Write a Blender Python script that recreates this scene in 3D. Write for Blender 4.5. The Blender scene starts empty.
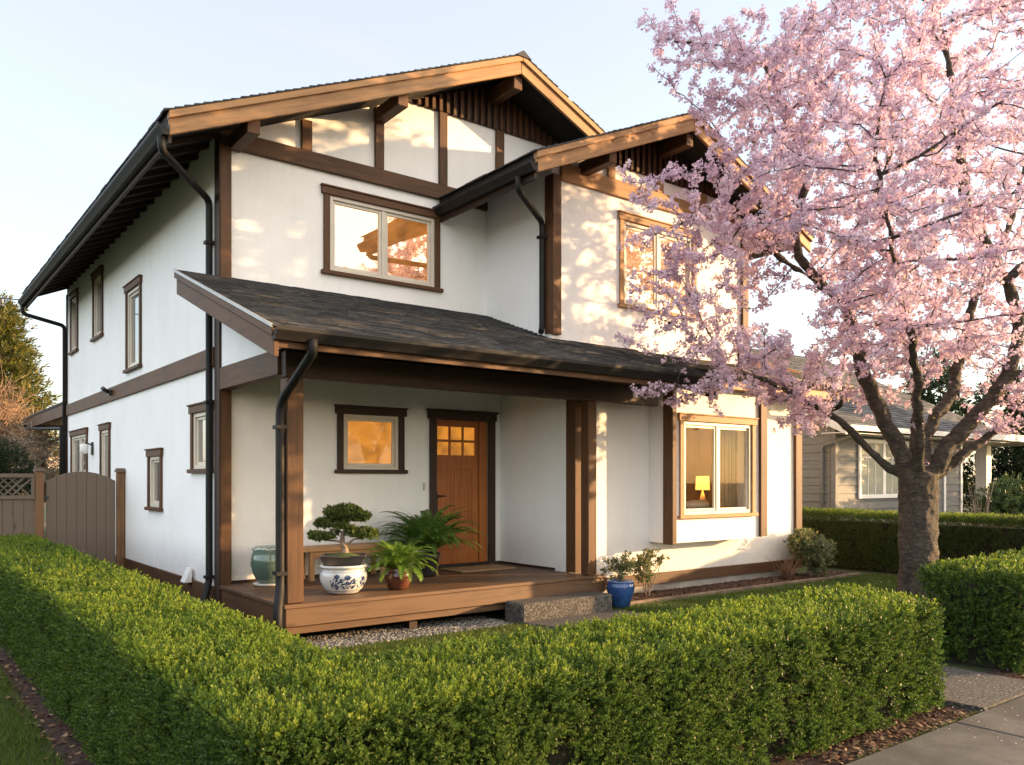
import bpy, math, random
import numpy as np
from mathutils import Vector, Matrix
from mathutils.geometry import tessellate_polygon
R = math.radians
rng = np.random.default_rng(11)
random.seed(11)
S = bpy.context.scene
COL = S.collection

# ------------------------------------------------------------------ camera, sky, sun, exposure
cd = bpy.data.cameras.new('camera'); cam = bpy.data.objects.new('camera', cd); COL.objects.link(cam)
cam.location = (0, 0, 1.68); cam.rotation_euler = (R(90), 0, R(-37.515))
cd.lens = 29.02; cd.sensor_width = 36; cd.shift_y = 0.0948; cd.clip_end = 2000; cd.clip_start = 0.05
S.camera = cam
SUN_AZ = (0.871, -0.491); SUN_EL = 8.8
W = bpy.data.worlds.new('World'); S.world = W; W.use_nodes = True
wn = W.node_tree.nodes; wl = W.node_tree.links; wn.clear()
sky = wn.new('ShaderNodeTexSky'); sky.sky_type = 'NISHITA'; sky.sun_disc = False
sky.sun_elevation = R(SUN_EL); sky.sun_rotation = math.atan2(SUN_AZ[0], SUN_AZ[1])
sky.altitude = 50; sky.air_density = 1.0; sky.dust_density = 1.2; sky.ozone_density = 1.6
bg = wn.new('ShaderNodeBackground'); bg.inputs[1].default_value = 0.15
wo = wn.new('ShaderNodeOutputWorld')
tc = wn.new('ShaderNodeTexCoord'); mp = wn.new('ShaderNodeMapping'); mp.inputs['Scale'].default_value = (1.2, 1.2, 5.0)
cn = wn.new('ShaderNodeTexNoise'); cn.inputs['Scale'].default_value = 2.2; cn.inputs['Detail'].default_value = 7; cn.inputs['Distortion'].default_value = .5
cr = wn.new('ShaderNodeMapRange'); cr.inputs[1].default_value = .46; cr.inputs[2].default_value = .85; cr.inputs[3].default_value = .48; cr.inputs[4].default_value = .80
mx = wn.new('ShaderNodeMixRGB'); mx.inputs[2].default_value = (3.55, 3.5, 3.6, 1)
wl.new(tc.outputs['Generated'], mp.inputs[0]); wl.new(mp.outputs[0], cn.inputs[0]); wl.new(cn.outputs[0], cr.inputs[0])
# the evening sky: thin haze ahead, brighter sky added overhead and behind to fill the walls
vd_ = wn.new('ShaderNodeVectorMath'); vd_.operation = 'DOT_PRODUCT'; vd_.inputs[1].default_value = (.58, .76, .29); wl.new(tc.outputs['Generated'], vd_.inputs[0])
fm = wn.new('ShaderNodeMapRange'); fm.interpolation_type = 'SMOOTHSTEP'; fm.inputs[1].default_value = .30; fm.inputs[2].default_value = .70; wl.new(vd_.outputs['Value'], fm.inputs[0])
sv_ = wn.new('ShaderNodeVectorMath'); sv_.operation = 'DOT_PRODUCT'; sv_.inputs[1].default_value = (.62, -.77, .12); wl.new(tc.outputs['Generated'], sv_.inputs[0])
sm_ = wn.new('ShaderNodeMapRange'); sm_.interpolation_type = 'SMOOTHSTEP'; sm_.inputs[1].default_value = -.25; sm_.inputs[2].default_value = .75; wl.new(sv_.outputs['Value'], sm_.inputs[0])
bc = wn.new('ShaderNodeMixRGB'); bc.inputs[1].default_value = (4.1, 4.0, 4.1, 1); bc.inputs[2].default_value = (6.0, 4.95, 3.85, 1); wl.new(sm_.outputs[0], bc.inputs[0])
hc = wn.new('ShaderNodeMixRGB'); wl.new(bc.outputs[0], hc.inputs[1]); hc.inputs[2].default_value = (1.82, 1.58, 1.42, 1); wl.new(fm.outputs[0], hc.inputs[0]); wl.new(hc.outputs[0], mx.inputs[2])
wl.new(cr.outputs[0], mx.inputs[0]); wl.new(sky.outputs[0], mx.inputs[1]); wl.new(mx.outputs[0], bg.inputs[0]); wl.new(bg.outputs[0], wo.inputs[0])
sd = bpy.data.lights.new('sun', 'SUN'); sun = bpy.data.objects.new('sun', sd); COL.objects.link(sun)
sd.energy = 3.0; sd.angle = R(0.6); sd.color = (1.0, .62, .29)
dv = Vector((SUN_AZ[0]*math.cos(R(SUN_EL)), SUN_AZ[1]*math.cos(R(SUN_EL)), math.sin(R(SUN_EL))))
sun.rotation_euler = dv.to_track_quat('Z', 'Y').to_euler(); sun.location = (20, -10, 12)
S.view_settings.view_transform = 'Standard'; S.view_settings.look = 'None'; S.view_settings.gamma = 1
S.view_settings.exposure = 2.1; S.view_settings.use_curve_mapping = False
S.cycles.max_bounces = 8; S.cycles.transparent_max_bounces = 16
S.cycles.use_denoising = True

# ------------------------------------------------------------------ materials
def nodes(name):
    m = bpy.data.materials.new(name); m.use_nodes = True
    nt = m.node_tree; return m, nt.nodes, nt.links, nt.nodes['Principled BSDF']
def ramp(n, stops, interp='LINEAR'):
    r = n.new('ShaderNodeValToRGB'); r.color_ramp.interpolation = interp
    e = r.color_ramp.elements
    while len(e) < len(stops): e.new(.5)
    for i, (p, c) in enumerate(stops): e[i].position = p; e[i].color = (*c, 1)
    return r
def coords(n, l, scale=(1, 1, 1)):
    g = n.new('ShaderNodeNewGeometry'); mp = n.new('ShaderNodeMapping'); mp.inputs['Scale'].default_value = scale
    l.new(g.outputs['Position'], mp.inputs[0]); return mp.outputs[0]
def noise(n, l, vec, scale, detail=4, rough=.55, dist=0):
    t = n.new('ShaderNodeTexNoise'); t.inputs['Scale'].default_value = scale; t.inputs['Detail'].default_value = detail
    t.inputs['Roughness'].default_value = rough; t.inputs['Distortion'].default_value = dist
    l.new(vec, t.inputs['Vector']); return t.outputs[0]
def bump(n, l, h, b, strength, dist=.01):
    t = n.new('ShaderNodeBump'); t.inputs['Strength'].default_value = strength; t.inputs['Distance'].default_value = dist
    l.new(h, t.inputs['Height']); l.new(t.outputs[0], b.inputs['Normal'])
def island(n): return n.new('ShaderNodeNewGeometry').outputs['Random Per Island']
def mat_noise(name, stops, scale=3, rough=.8, bs=.3, bscale=60, detail=5, stretch=(1, 1, 1), spec=.4, bdist=.01, per_island=0.0):
    m, n, l, b = nodes(name); v = coords(n, l, stretch)
    f = noise(n, l, v, scale, detail)
    r = ramp(n, stops)
    if per_island:
        a = n.new('ShaderNodeMath'); a.operation = 'MULTIPLY_ADD'; a.inputs[1].default_value = per_island
        l.new(island(n), a.inputs[0]); l.new(f, a.inputs[2])
        s = n.new('ShaderNodeMath'); s.operation = 'SUBTRACT'; s.inputs[1].default_value = per_island/2
        l.new(a.outputs[0], s.inputs[0]); l.new(s.outputs[0], r.inputs[0])
    else: l.new(f, r.inputs[0])
    l.new(r.outputs[0], b.inputs['Base Color']); b.inputs['Roughness'].default_value = rough; b.inputs['Specular IOR Level'].default_value = spec
    if bs: bump(n, l, noise(n, l, v, bscale, 4), b, bs, bdist)
    return m
def mat_wood(name, dark, light, axis, rough=.62, isl=.25, tilt=0):
    st = [14, 14, 14]; st['xyz'.index(axis)] = .8
    m, n, l, b = nodes(name); v = coords(n, l, tuple(st))
    if tilt:
        g0 = n.new('ShaderNodeNewGeometry'); m0 = n.new('ShaderNodeMapping'); m0.inputs['Rotation'].default_value = (0, tilt, 0); m1 = n.new('ShaderNodeMapping'); m1.inputs['Scale'].default_value = tuple(st)
        l.new(g0.outputs['Position'], m0.inputs[0]); l.new(m0.outputs[0], m1.inputs[0]); v = m1.outputs[0]
    f = noise(n, l, v, 1.6, 6, .65, .6); f2 = noise(n, l, coords(n, l), 1.3, 3)
    a = n.new('ShaderNodeMath'); a.operation = 'MULTIPLY_ADD'; a.inputs[1].default_value = .55; l.new(f2, a.inputs[0]); l.new(f, a.inputs[2])
    oi = n.new('ShaderNodeObjectInfo'); ao = n.new('ShaderNodeMath'); ao.operation = 'ADD'; l.new(island(n), ao.inputs[0]); l.new(oi.outputs['Random'], ao.inputs[1])
    a2 = n.new('ShaderNodeMath'); a2.operation = 'MULTIPLY_ADD'; a2.inputs[1].default_value = isl*.55; l.new(ao.outputs[0], a2.inputs[0]); l.new(a.outputs[0], a2.inputs[2])
    mid = tuple((p+q)/2 for p, q in zip(dark, light))
    r = ramp(n, [(.42, dark), (.8, mid), (1.15 if 0 else 1.0, light)]); l.new(a2.outputs[0], r.inputs[0])
    kn = n.new('ShaderNodeTexVoronoi'); kn.inputs['Scale'].default_value = 1.0
    kst = [5, 5, 5]; kst['xyz'.index(axis)] = 1.7
    l.new(coords(n, l, tuple(kst)), kn.inputs['Vector'])
    kr = ramp(n, [(.05, (.35, .3, .28)), (.13, (1, 1, 1))]); l.new(kn.outputs['Distance'], kr.inputs[0])
    mu = n.new('ShaderNodeMixRGB'); mu.blend_type = 'MULTIPLY'; mu.inputs[0].default_value = .55
    l.new(r.outputs[0], mu.inputs[1]); l.new(kr.outputs[0], mu.inputs[2])
    l.new(mu.outputs[0], b.inputs['Base Color']); b.inputs['Roughness'].default_value = rough; b.inputs['Specular IOR Level'].default_value = .35
    bump(n, l, f, b, .25, .006); return m
def mat_leaf(name, stops, trans=.35, rough=.5, tint=1.25, spec=.35, pos_scale=1.3):
    m, n, l, b = nodes(name)
    nz = noise(n, l, coords(n, l), pos_scale, 3)
    a = n.new('ShaderNodeMath'); a.operation = 'MULTIPLY_ADD'; a.inputs[1].default_value = .6; l.new(island(n), a.inputs[0])
    s = n.new('ShaderNodeMath'); s.operation = 'MULTIPLY'; s.inputs[1].default_value = .45; l.new(nz, s.inputs[0]); l.new(s.outputs[0], a.inputs[2])
    r = ramp(n, stops); l.new(a.outputs[0], r.inputs[0]); l.new(r.outputs[0], b.inputs['Base Color'])
    b.inputs['Roughness'].default_value = rough; b.inputs['Specular IOR Level'].default_value = spec
    t = n.new('ShaderNodeBsdfTranslucent'); g = n.new('ShaderNodeMixRGB'); g.blend_type = 'MULTIPLY'; g.inputs[0].default_value = 1
    g.inputs[2].default_value = (tint, tint, tint*.85, 1); l.new(r.outputs[0], g.inputs[1]); l.new(g.outputs[0], t.inputs[0])
    x = n.new('ShaderNodeMixShader'); x.inputs[0].default_value = trans
    l.new(b.outputs[0], x.inputs[1]); l.new(t.outputs[0], x.inputs[2]); l.new(x.outputs[0], n['Material Output'].inputs[0]); return m
def mat_plain(name, col, rough=.5, metal=0, spec=.5, var=.12, scale=6, coat=0):
    m, n, l, b = nodes(name)
    c0 = tuple(x*(1-var) for x in col); c1 = tuple(min(1, x*(1+var)) for x in col)
    r = ramp(n, [(.3, c0), (.7, c1)]); l.new(noise(n, l, coords(n, l), scale, 5), r.inputs[0]); l.new(r.outputs[0], b.inputs['Base Color'])
    b.inputs['Roughness'].default_value = rough; b.inputs['Metallic'].default_value = metal; b.inputs['Specular IOR Level'].default_value = spec
    b.inputs['Coat Weight'].default_value = coat; b.inputs['Coat Roughness'].default_value = .08; return m
def mat_glass(name, inner, refl, emis=None, estr=0, tint=(1, 1, 1)):
    """window pane: a mirror reflection over what the closed room behind shows"""
    m, n, l, b = nodes(name)
    nz = noise(n, l, coords(n, l), 2.4, 5, .6, .8)
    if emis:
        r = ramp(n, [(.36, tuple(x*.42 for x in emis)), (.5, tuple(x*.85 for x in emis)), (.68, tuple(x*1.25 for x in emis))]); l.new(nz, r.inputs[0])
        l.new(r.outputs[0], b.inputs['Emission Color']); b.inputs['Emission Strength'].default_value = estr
    b.inputs['Base Color'].default_value = (*inner, 1); b.inputs['Roughness'].default_value = .6
    g = n.new('ShaderNodeBsdfGlossy'); g.inputs['Color'].default_value = (*tint, 1); g.inputs['Roughness'].default_value = .015
    bp = n.new('ShaderNodeBump'); bp.inputs['Strength'].default_value = .02; bp.inputs['Distance'].default_value = .02
    l.new(noise(n, l, coords(n, l), 1.1, 2), bp.inputs['Height']); l.new(bp.outputs[0], g.inputs['Normal'])
    x = n.new('ShaderNodeMixShader'); x.inputs[0].default_value = refl
    l.new(b.outputs[0], x.inputs[1]); l.new(g.outputs[0], x.inputs[2]); l.new(x.outputs[0], n['Material Output'].inputs[0]); return m
def mat_clear(name, refl):
    m, n, l, b = nodes(name)
    t = n.new('ShaderNodeBsdfTransparent'); g = n.new('ShaderNodeBsdfGlossy'); g.inputs['Roughness'].default_value = .01
    x = n.new('ShaderNodeMixShader'); x.inputs[0].default_value = refl
    l.new(t.outputs[0], x.inputs[1]); l.new(g.outputs[0], x.inputs[2]); l.new(x.outputs[0], n['Material Output'].inputs[0]); return m

def mat_stucco():
    m, n, l, b = nodes('white_stucco'); v = coords(n, l)
    a = noise(n, l, v, .9, 6, .6); st = noise(n, l, coords(n, l, (7, 7, .5)), 1.0, 4)
    r = ramp(n, [(.25, (.77, .76, .74)), (.5, (.83, .82, .80)), (.8, (.86, .855, .84))]); l.new(a, r.inputs[0])
    r2 = ramp(n, [(.3, (.972, .968, .96)), (.5, (1, 1, 1))]); l.new(st, r2.inputs[0])
    mu = n.new('ShaderNodeMixRGB'); mu.blend_type = 'MULTIPLY'; mu.inputs[0].default_value = 1
    l.new(r.outputs[0], mu.inputs[1]); l.new(r2.outputs[0], mu.inputs[2])
    sp = n.new('ShaderNodeSeparateXYZ'); l.new(v, sp.inputs[0])
    dz = n.new('ShaderNodeMapRange'); dz.inputs[1].default_value = .05; dz.inputs[2].default_value = .95; dz.inputs[3].default_value = 1; dz.inputs[4].default_value = 0
    l.new(sp.outputs[2], dz.inputs[0])
    dm = n.new('ShaderNodeMath'); dm.operation = 'MULTIPLY'; l.new(dz.outputs[0], dm.inputs[0]); l.new(noise(n, l, v, 5, 6, .7), dm.inputs[1])
    mud = n.new('ShaderNodeMixRGB'); mud.inputs[2].default_value = (.45, .40, .33, 1); l.new(dm.outputs[0], mud.inputs[0]); l.new(mu.outputs[0], mud.inputs[1])
    l.new(mud.outputs[0], b.inputs['Base Color']); b.inputs['Roughness'].default_value = .9; b.inputs['Specular IOR Level'].default_value = .2
    ad = n.new('ShaderNodeMath'); ad.operation = 'MULTIPLY_ADD'; ad.inputs[1].default_value = 1.6; l.new(noise(n, l, v, 9, 5, .6, .6), ad.inputs[0]); l.new(noise(n, l, v, 60, 6, .7), ad.inputs[2]); bump(n, l, ad.outputs[0], b, .5, .006); return m

M = {}
M['stucco'] = mat_stucco()
for ax in 'xyz':
    M['wood_'+ax] = mat_wood('stained_timber_'+ax, (.020, .0095, .0045), (.095, .042, .016), ax)
    M['gold_'+ax] = mat_wood('sunlit_timber_'+ax, (.14, .070, .028), (.34, .185, .082), ax)  # lighter copy of the stained timber, sunlight painted into its colour
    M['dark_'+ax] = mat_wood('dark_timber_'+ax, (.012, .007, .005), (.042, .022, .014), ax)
    M['bench_'+ax] = mat_wood('bench_timber_'+ax, (.22, .10, .04), (.42, .23, .10), ax)
    M['grey_'+ax] = mat_wood('weathered_timber_'+ax, (.026, .019, .014), (.16, .122, .094), ax, .85, .7)
M['barge_up'] = mat_wood('sunlit_timber_rising', (.14, .070, .028), (.34, .185, .082), 'x', tilt=R(23.4)); M['barge_down'] = mat_wood('sunlit_timber_falling', (.14, .070, .028), (.34, .185, .082), 'x', tilt=R(-23.4))  # same painted-in sunlight, grain turned to the roof slope
M['deck_x'] = mat_wood('deck_boards', (.038, .020, .011), (.125, .069, .037), 'x', .5, .3)
M['door'] = mat_wood('door_timber', (.20, .052, .012), (.37, .122, .030), 'z', .4, .2)
M['metal'] = mat_plain('bronze_aluminium', (.009, .008, .0075), .62, 0, .3, .25)
M['black_metal'] = mat_plain('black_metal', (.02, .018, .016), .4)
M['vinyl'] = mat_plain('cream_vinyl', (.60, .54, .45), .4, 0, .4, .06)
M['white_paint'] = mat_plain('white_paint', (.74, .73, .71), .5, 0, .4, .06)
M['flash'] = mat_plain('drip_edge', (.36, .35, .34), .4, .3)
M['shingle'] = mat_noise('asphalt_shingles', [(.2, (.030, .031, .034)), (.45, (.048, .049, .052)), (.8, (.080, .080, .081))], 9, .95, .8, 140, 6, per_island=.42, bdist=.006)
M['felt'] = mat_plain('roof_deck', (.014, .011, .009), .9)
M['concrete'] = mat_noise('foundation_concrete', [(.3, (.25, .23, .2)), (.7, (.42, .39, .35))], 4, .9, .4, 70)
M['aggregate'] = mat_noise('exposed_aggregate', [(.3, (.022, .021, .019)), (.5, (.060, .055, .049)), (.74, (.20, .186, .165))], 48, .9, .8, 75, 3)
M['glass_upper'] = mat_glass('glass_bright_reflection', (.10, .05, .02), .54, (.9, .30, .04), .24, (1, .84, .64))  # orange glow and warm tint also paint the reflected sunlit tree
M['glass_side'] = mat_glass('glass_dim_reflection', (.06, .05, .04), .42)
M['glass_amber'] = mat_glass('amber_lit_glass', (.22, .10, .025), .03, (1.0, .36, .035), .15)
M['glass_clear'] = mat_clear('clear_glass', .014)
M['room'] = mat_plain('room_wall_paint', (.42, .27, .10), .8)
M['soil'] = mat_noise('mulch_soil', [(.3, (.018, .010, .007)), (.7, (.075, .038, .024))], 14, .95, .9, 50, 6, bdist=.02)
M['bark'] = None

# ------------------------------------------------------------------ mesh helpers
class MB:
    def __init__(s): s.v = []; s.f = []; s.sm = []
    def add(s, vs, fs, smooth=False):
        o = len(s.v); s.v += [tuple(map(float, p)) for p in vs]
        s.f += [tuple(i+o for i in f) for f in fs]; s.sm += [smooth]*len(fs); return s
    def box(s, x0, x1, y0, y1, z0, z1):
        return s.hexa([(x0, y0, z0), (x1, y0, z0), (x1, y1, z0), (x0, y1, z0), (x0, y0, z1), (x1, y0, z1), (x1, y1, z1), (x0, y1, z1)])
    def hexa(s, p):
        c = sum((Vector(q) for q in p), Vector())/8
        fs = [(0, 3, 2, 1), (4, 5, 6, 7), (0, 1, 5, 4), (1, 2, 6, 5), (2, 3, 7, 6), (3, 0, 4, 7)]
        a, b_, d = Vector(p[1])-Vector(p[0]), Vector(p[3])-Vector(p[0]), Vector(p[4])-Vector(p[0])
        if a.cross(b_).dot(d) < 0: fs = [f[::-1] for f in fs]
        return s.add(p, fs)
    def slab(s, a, b, w, h):
        """board from a to b: w = width vector, h = height vector"""
        a, b, w, h = Vector(a), Vector(b), Vector(w), Vector(h)
        return s.hexa([a, b, b+w, a+w, a+h, b+h, b+w+h, a+w+h])
    def prism(s, outline, holes, fmap, w0, w1):
        """2-D polygon with holes extruded between w0 and w1 through fmap(u, v, w)"""
        loops = [outline]+holes
        polys = [[Vector((p[0], p[1], 0)) for p in lp] for lp in loops]
        flat = [p for lp in loops for p in lp]; n = len(flat)
        tris = tessellate_polygon(polys)
        vs = [fmap(p[0], p[1], w0) for p in flat]+[fmap(p[0], p[1], w1) for p in flat]
        fs = []
        for t in tris:
            fs.append(tuple(t)); fs.append(tuple(i+n for i in t[::-1]))
        o = 0
        for lp in loops:
            k = len(lp)
            for i in range(k): fs.append((o+i, o+(i+1) % k, n+o+(i+1) % k, n+o+i))
            o += k
        s.recalc = True
        return s.add(vs, fs)
    def tube(s, pts, r, n=10, cap=True, smooth=True, square=None):
        pts = [Vector(p) for p in pts]; rs = r if isinstance(r, (list, tuple)) else [r]*len(pts)
        t0 = (pts[1]-pts[0]).normalized(); up = Vector((0, 0, 1)) if abs(t0.z) < .9 else Vector((1, 0, 0))
        x = t0.cross(up).normalized(); vs = []; fs = []
        for i, p in enumerate(pts):
            t = ((pts[min(i+1, len(pts)-1)]-pts[max(i-1, 0)])).normalized()
            x = (x-t*x.dot(t)).normalized(); y = t.cross(x)
            for k in range(n):
                a = 2*math.pi*(k+.5)/n; vs.append(p+(x*math.cos(a)+y*math.sin(a))*rs[i])
        for i in range(len(pts)-1):
            for k in range(n):
                k2 = (k+1) % n; fs.append((i*n+k, i*n+k2, (i+1)*n+k2, (i+1)*n+k))
        s.add(vs, fs, smooth)
        if cap:
            o = len(s.v)-len(vs); m = (len(pts)-1)*n
            s.f += [tuple(o+k for k in range(n))[::-1], tuple(o+m+k for k in range(n))]; s.sm += [False, False]
        return s
    def lathe(s, prof, c, n=32, smooth=True):
        vs = []; fs = []
        for (r, z) in prof:
            for k in range(n):
                a = 2*math.pi*k/n; vs.append((c[0]+r*math.cos(a), c[1]+r*math.sin(a), c[2]+z))
        for i in range(len(prof)-1):
            for k in range(n):
                k2 = (k+1) % n; fs.append((i*n+k, i*n+k2, (i+1)*n+k2, (i+1)*n+k))
        return s.add(vs, fs, smooth)
    def build(s, name, mat, parent=None, bevel=0, recalc=False):
        me = bpy.data.meshes.new(name); me.from_pydata(s.v, [], s.f)
        me.polygons.foreach_set('use_smooth', s.sm)
        if recalc or getattr(s, 'recalc', False):
            import bmesh
            bm = bmesh.new(); bm.from_mesh(me); bmesh.ops.recalc_face_normals(bm, faces=bm.faces); bm.to_mesh(me); bm.free()
        me.materials.append(mat); me.update()
        return link(name, me, parent, bevel)
def link(name, me, parent=None, bevel=0):
    o = bpy.data.objects.new(name, me); COL.objects.link(o)
    if parent is not None:
        o.parent = parent; p = parent
        loc = Vector()
        while p is not None: loc += p.location; p = p.parent
        me.transform(Matrix.Translation(-loc))
    if bevel:
        b = o.modifiers.new('edge', 'BEVEL'); b.width = bevel; b.segments = 1; b.limit_method = 'ANGLE'
    return o
def npmesh(name, V, F, mat, parent=None, mats=None, smooth=False):
    """fast mesh from an (n,3) array and an (m,4) or (m,3) index array"""
    me = bpy.data.meshes.new(name); V = np.asarray(V, np.float32); F = np.asarray(F, np.int32); k = F.shape[1]
    me.vertices.add(len(V)); me.vertices.foreach_set('co', V.ravel())
    me.loops.add(F.size); me.loops.foreach_set('vertex_index', F.ravel())
    me.polygons.add(len(F)); me.polygons.foreach_set('loop_start', np.arange(0, F.size, k, dtype=np.int32))
    if smooth: me.polygons.foreach_set('use_smooth', np.ones(len(F), bool))
    me.materials.append(mat); me.update(calc_edges=True); me.validate()
    return link(name, me, parent)
def tag(o, label=None, cat=None, group=None, kind=None):
    if label: o['label'] = label
    if cat: o['category'] = cat
    if group: o['group'] = group
    if kind: o['kind'] = kind
    return o
def thing(name, label, cat, loc=(0, 0, 0), group=None):
    o = bpy.data.objects.new(name, None); COL.objects.link(o); o.location = loc; o.empty_display_size = .2
    return tag(o, label, cat, group)
def structure(name, mb, mat): return tag(mb.build(name, mat), kind='structure')
def unit(v): return v/np.maximum(np.linalg.norm(v, axis=-1, keepdims=True), 1e-9)
def frames(axis, spin=None):
    """rotation matrices whose Z column is axis, turned by spin"""
    z = unit(np.asarray(axis, float)); n = len(z)
    a = np.where(np.abs(z[:, 2:3]) < .95, np.array([[0, 0, 1.]]), np.array([[1., 0, 0]]))
    x = unit(np.cross(a, z)); y = np.cross(z, x)
    sp = rng.uniform(0, 2*np.pi, n) if spin is None else spin
    c, s = np.cos(sp)[:, None], np.sin(sp)[:, None]
    return np.stack([x*c+y*s, y*c-x*s, z], axis=2)
def instance(tv, tf, pos, rot, sc):
    tv = np.asarray(tv, float); tf = np.asarray(tf); m = len(pos)
    V = np.einsum('mij,nj->mni', rot, tv)*np.asarray(sc).reshape(m, 1, 1)+pos[:, None, :]
    F = tf[None]+(np.arange(m)*len(tv))[:, None, None]
    return V.reshape(-1, 3), F.reshape(-1, tf.shape[1])
def merge(parts):
    Vs, Fs, o = [], [], 0
    for V, F in parts: Vs.append(V); Fs.append(F+o); o += len(V)
    return np.concatenate(Vs), np.concatenate(Fs)
def vnoise(P, scale, seed=0):
    p = np.asarray(P, float)*scale+seed*17.3; i = np.floor(p).astype(np.int64); f = p-i; f = f*f*(3-2*f)
    def h(a, b, c):
        n = (a*374761393+b*668265263+c*2147483647+seed*1274126177) & 0x7fffffff
        n = (n ^ (n >> 13))*1274126177 & 0x7fffffff
        return ((n ^ (n >> 16)) & 0xffff)/65535.
    r = 0
    for dx in (0, 1):
        for dy in (0, 1):
            for dz in (0, 1):
                w = (f[:, 0] if dx else 1-f[:, 0])*(f[:, 1] if dy else 1-f[:, 1])*(f[:, 2] if dz else 1-f[:, 2])
                r = r+w*h(i[:, 0]+dx, i[:, 1]+dy, i[:, 2]+dz)
    return r
LEAF6 = np.array([(0, 0, 0), (-.2, -.03, .28), (-.2, -.05, .62), (0, .05, 1), (.2, -.05, .62), (.2, -.03, .28)])
LEAF6F = np.array([(0, 3, 2, 1), (0, 5, 4, 3)])
LEAF4 = np.array([(0, 0, 0), (-.24, -.04, .5), (0, .06, 1), (.24, -.04, .5)]); LEAF4F = np.array([(0, 3, 2, 1)])
def sprig(nl, length, leaf, tv, tf, spread=(35, 70), seed=1):
    """one small leafy shoot along +Z"""
    r = random.Random(seed); V = []; F = []; o = 0
    for i in range(nl):
        t = (i+.5)/nl; az = i*2.4+r.uniform(-.4, .4); el = R(r.uniform(*spread))*(1.1-.75*t)
        d = Vector((math.sin(el)*math.cos(az), math.sin(el)*math.sin(az), math.cos(el)))
        side = d.cross(Vector((0, 0, 1))); side = side.normalized() if side.length > 1e-3 else Vector((1, 0, 0))
        nrm = side.cross(d); sz = leaf*r.uniform(.75, 1.15)*(1-.25*t)
        for p in tv:
            V.append(Vector((0, 0, t*length))+(side*p[0]+nrm*p[1]+d*p[2])*sz)
        F += [tuple(k+o for k in f) for f in tf]; o += len(tv)
    return np.array([tuple(v) for v in V]), np.array(F)

# ------------------------------------------------------------------ the setting
def gp(name, x0, x1, y0, y1, z, mat):
    m = MB(); m.add([(x0, y0, z), (x1, y0, z), (x1, y1, z), (x0, y1, z)], [(0, 1, 2, 3)]); return structure(name, m, mat)
M['ground'] = mat_noise('garden_soil_and_turf', [(.3, (.020, .028, .010)), (.55, (.04, .055, .016)), (.8, (.07, .06, .03))], 1.7, .95, .8, 60, 6, bdist=.02)
M['asphalt'] = mat_noise('asphalt', [(.3, (.035, .034, .033)), (.7, (.07, .068, .064))], 3, .9, .5, 120)
gp('ground', -300, 300, -300, 300, 0, M['ground'])
gp('road', -150, 150, -9.5, -1.4, .004, M['asphalt'])
m = MB(); m.box(-60, 60, -1.4, -1.22, -.05, .11); structure('kerb', m, M['concrete'])
def mat_walk():
    m, n, l, b = nodes('sidewalk_concrete'); v = coords(n, l)
    r = ramp(n, [(.3, (.026, .025, .022)), (.5, (.066, .062, .056)), (.72, (.125, .118, .107))]); l.new(noise(n, l, v, 1.6, 8, .7), r.inputs[0])
    r2 = ramp(n, [(.35, (.72, .7, .66)), (.6, (1.05, 1.05, 1.05))]); l.new(noise(n, l, v, 130, 2), r2.inputs[0])
    mu = n.new('ShaderNodeMixRGB'); mu.blend_type = 'MULTIPLY'; mu.inputs[0].default_value = 1; l.new(r.outputs[0], mu.inputs[1]); l.new(r2.outputs[0], mu.inputs[2])
    l.new(mu.outputs[0], b.inputs['Base Color']); b.inputs['Roughness'].default_value = .9
    bump(n, l, noise(n, l, v, 160, 4), b, .5, .004); return m
M['walk'] = mat_walk()
m = MB()
xs = [-40]+[5.8-1.52*k for k in range(12, 0, -1)]+[5.8+1.52*k for k in range(0, 14)]
for a, b_ in zip(xs[:-1], xs[1:]): m.box(a+.006, b_-.006, 1.05, 2.62, -.05, .035)
tag(m.build('sidewalk', M['walk'], bevel=.012), kind='structure')
# entry path of exposed aggregate: between the hedges, then bending to the step at the porch
m = MB()
m.prism([(6.28, 2.632), (7.42, 2.632), (7.40, 7.42), (5.86, 7.42), (6.28, 5.8)], [], lambda u, v, w: (u, v, w), -.05, .045)
tag(m.build('entry_path', M['aggregate'], recalc=True), kind='structure')

# ------------------------------------------------------------------ the house
house = thing('house', 'white stucco two storey house with brown timber trim and shingled porch roof', 'house', (3.185, 9.84, 0))
HX0, HX1, HY0, HY1 = 3.185, 11.135, 9.84, 19.7
RX, RZ, EZ, SL = 7.16, 7.63, 5.57, .4355          # ridge, ridge height, eave top, slope of the main roof
EX0, EX1 = 2.43, 11.89; RY0, RY1 = 9.08, 19.95
soff = lambda X: RZ-SL*abs(X-RX)-.14
front = lambda Y: (lambda u, v, w: (u, Y-w, v))    # w is the distance in front of the wall
sidew = lambda X: (lambda u, v, w: (X-w, u, v))
def rect(a, b, c, d): return [(a, c), (b, c), (b, d), (a, d)]
WIN_F = dict(upper=(4.51, 6.265, 4.31, 5.45), porch=(4.70, 5.69, 1.76, 2.65))
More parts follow.
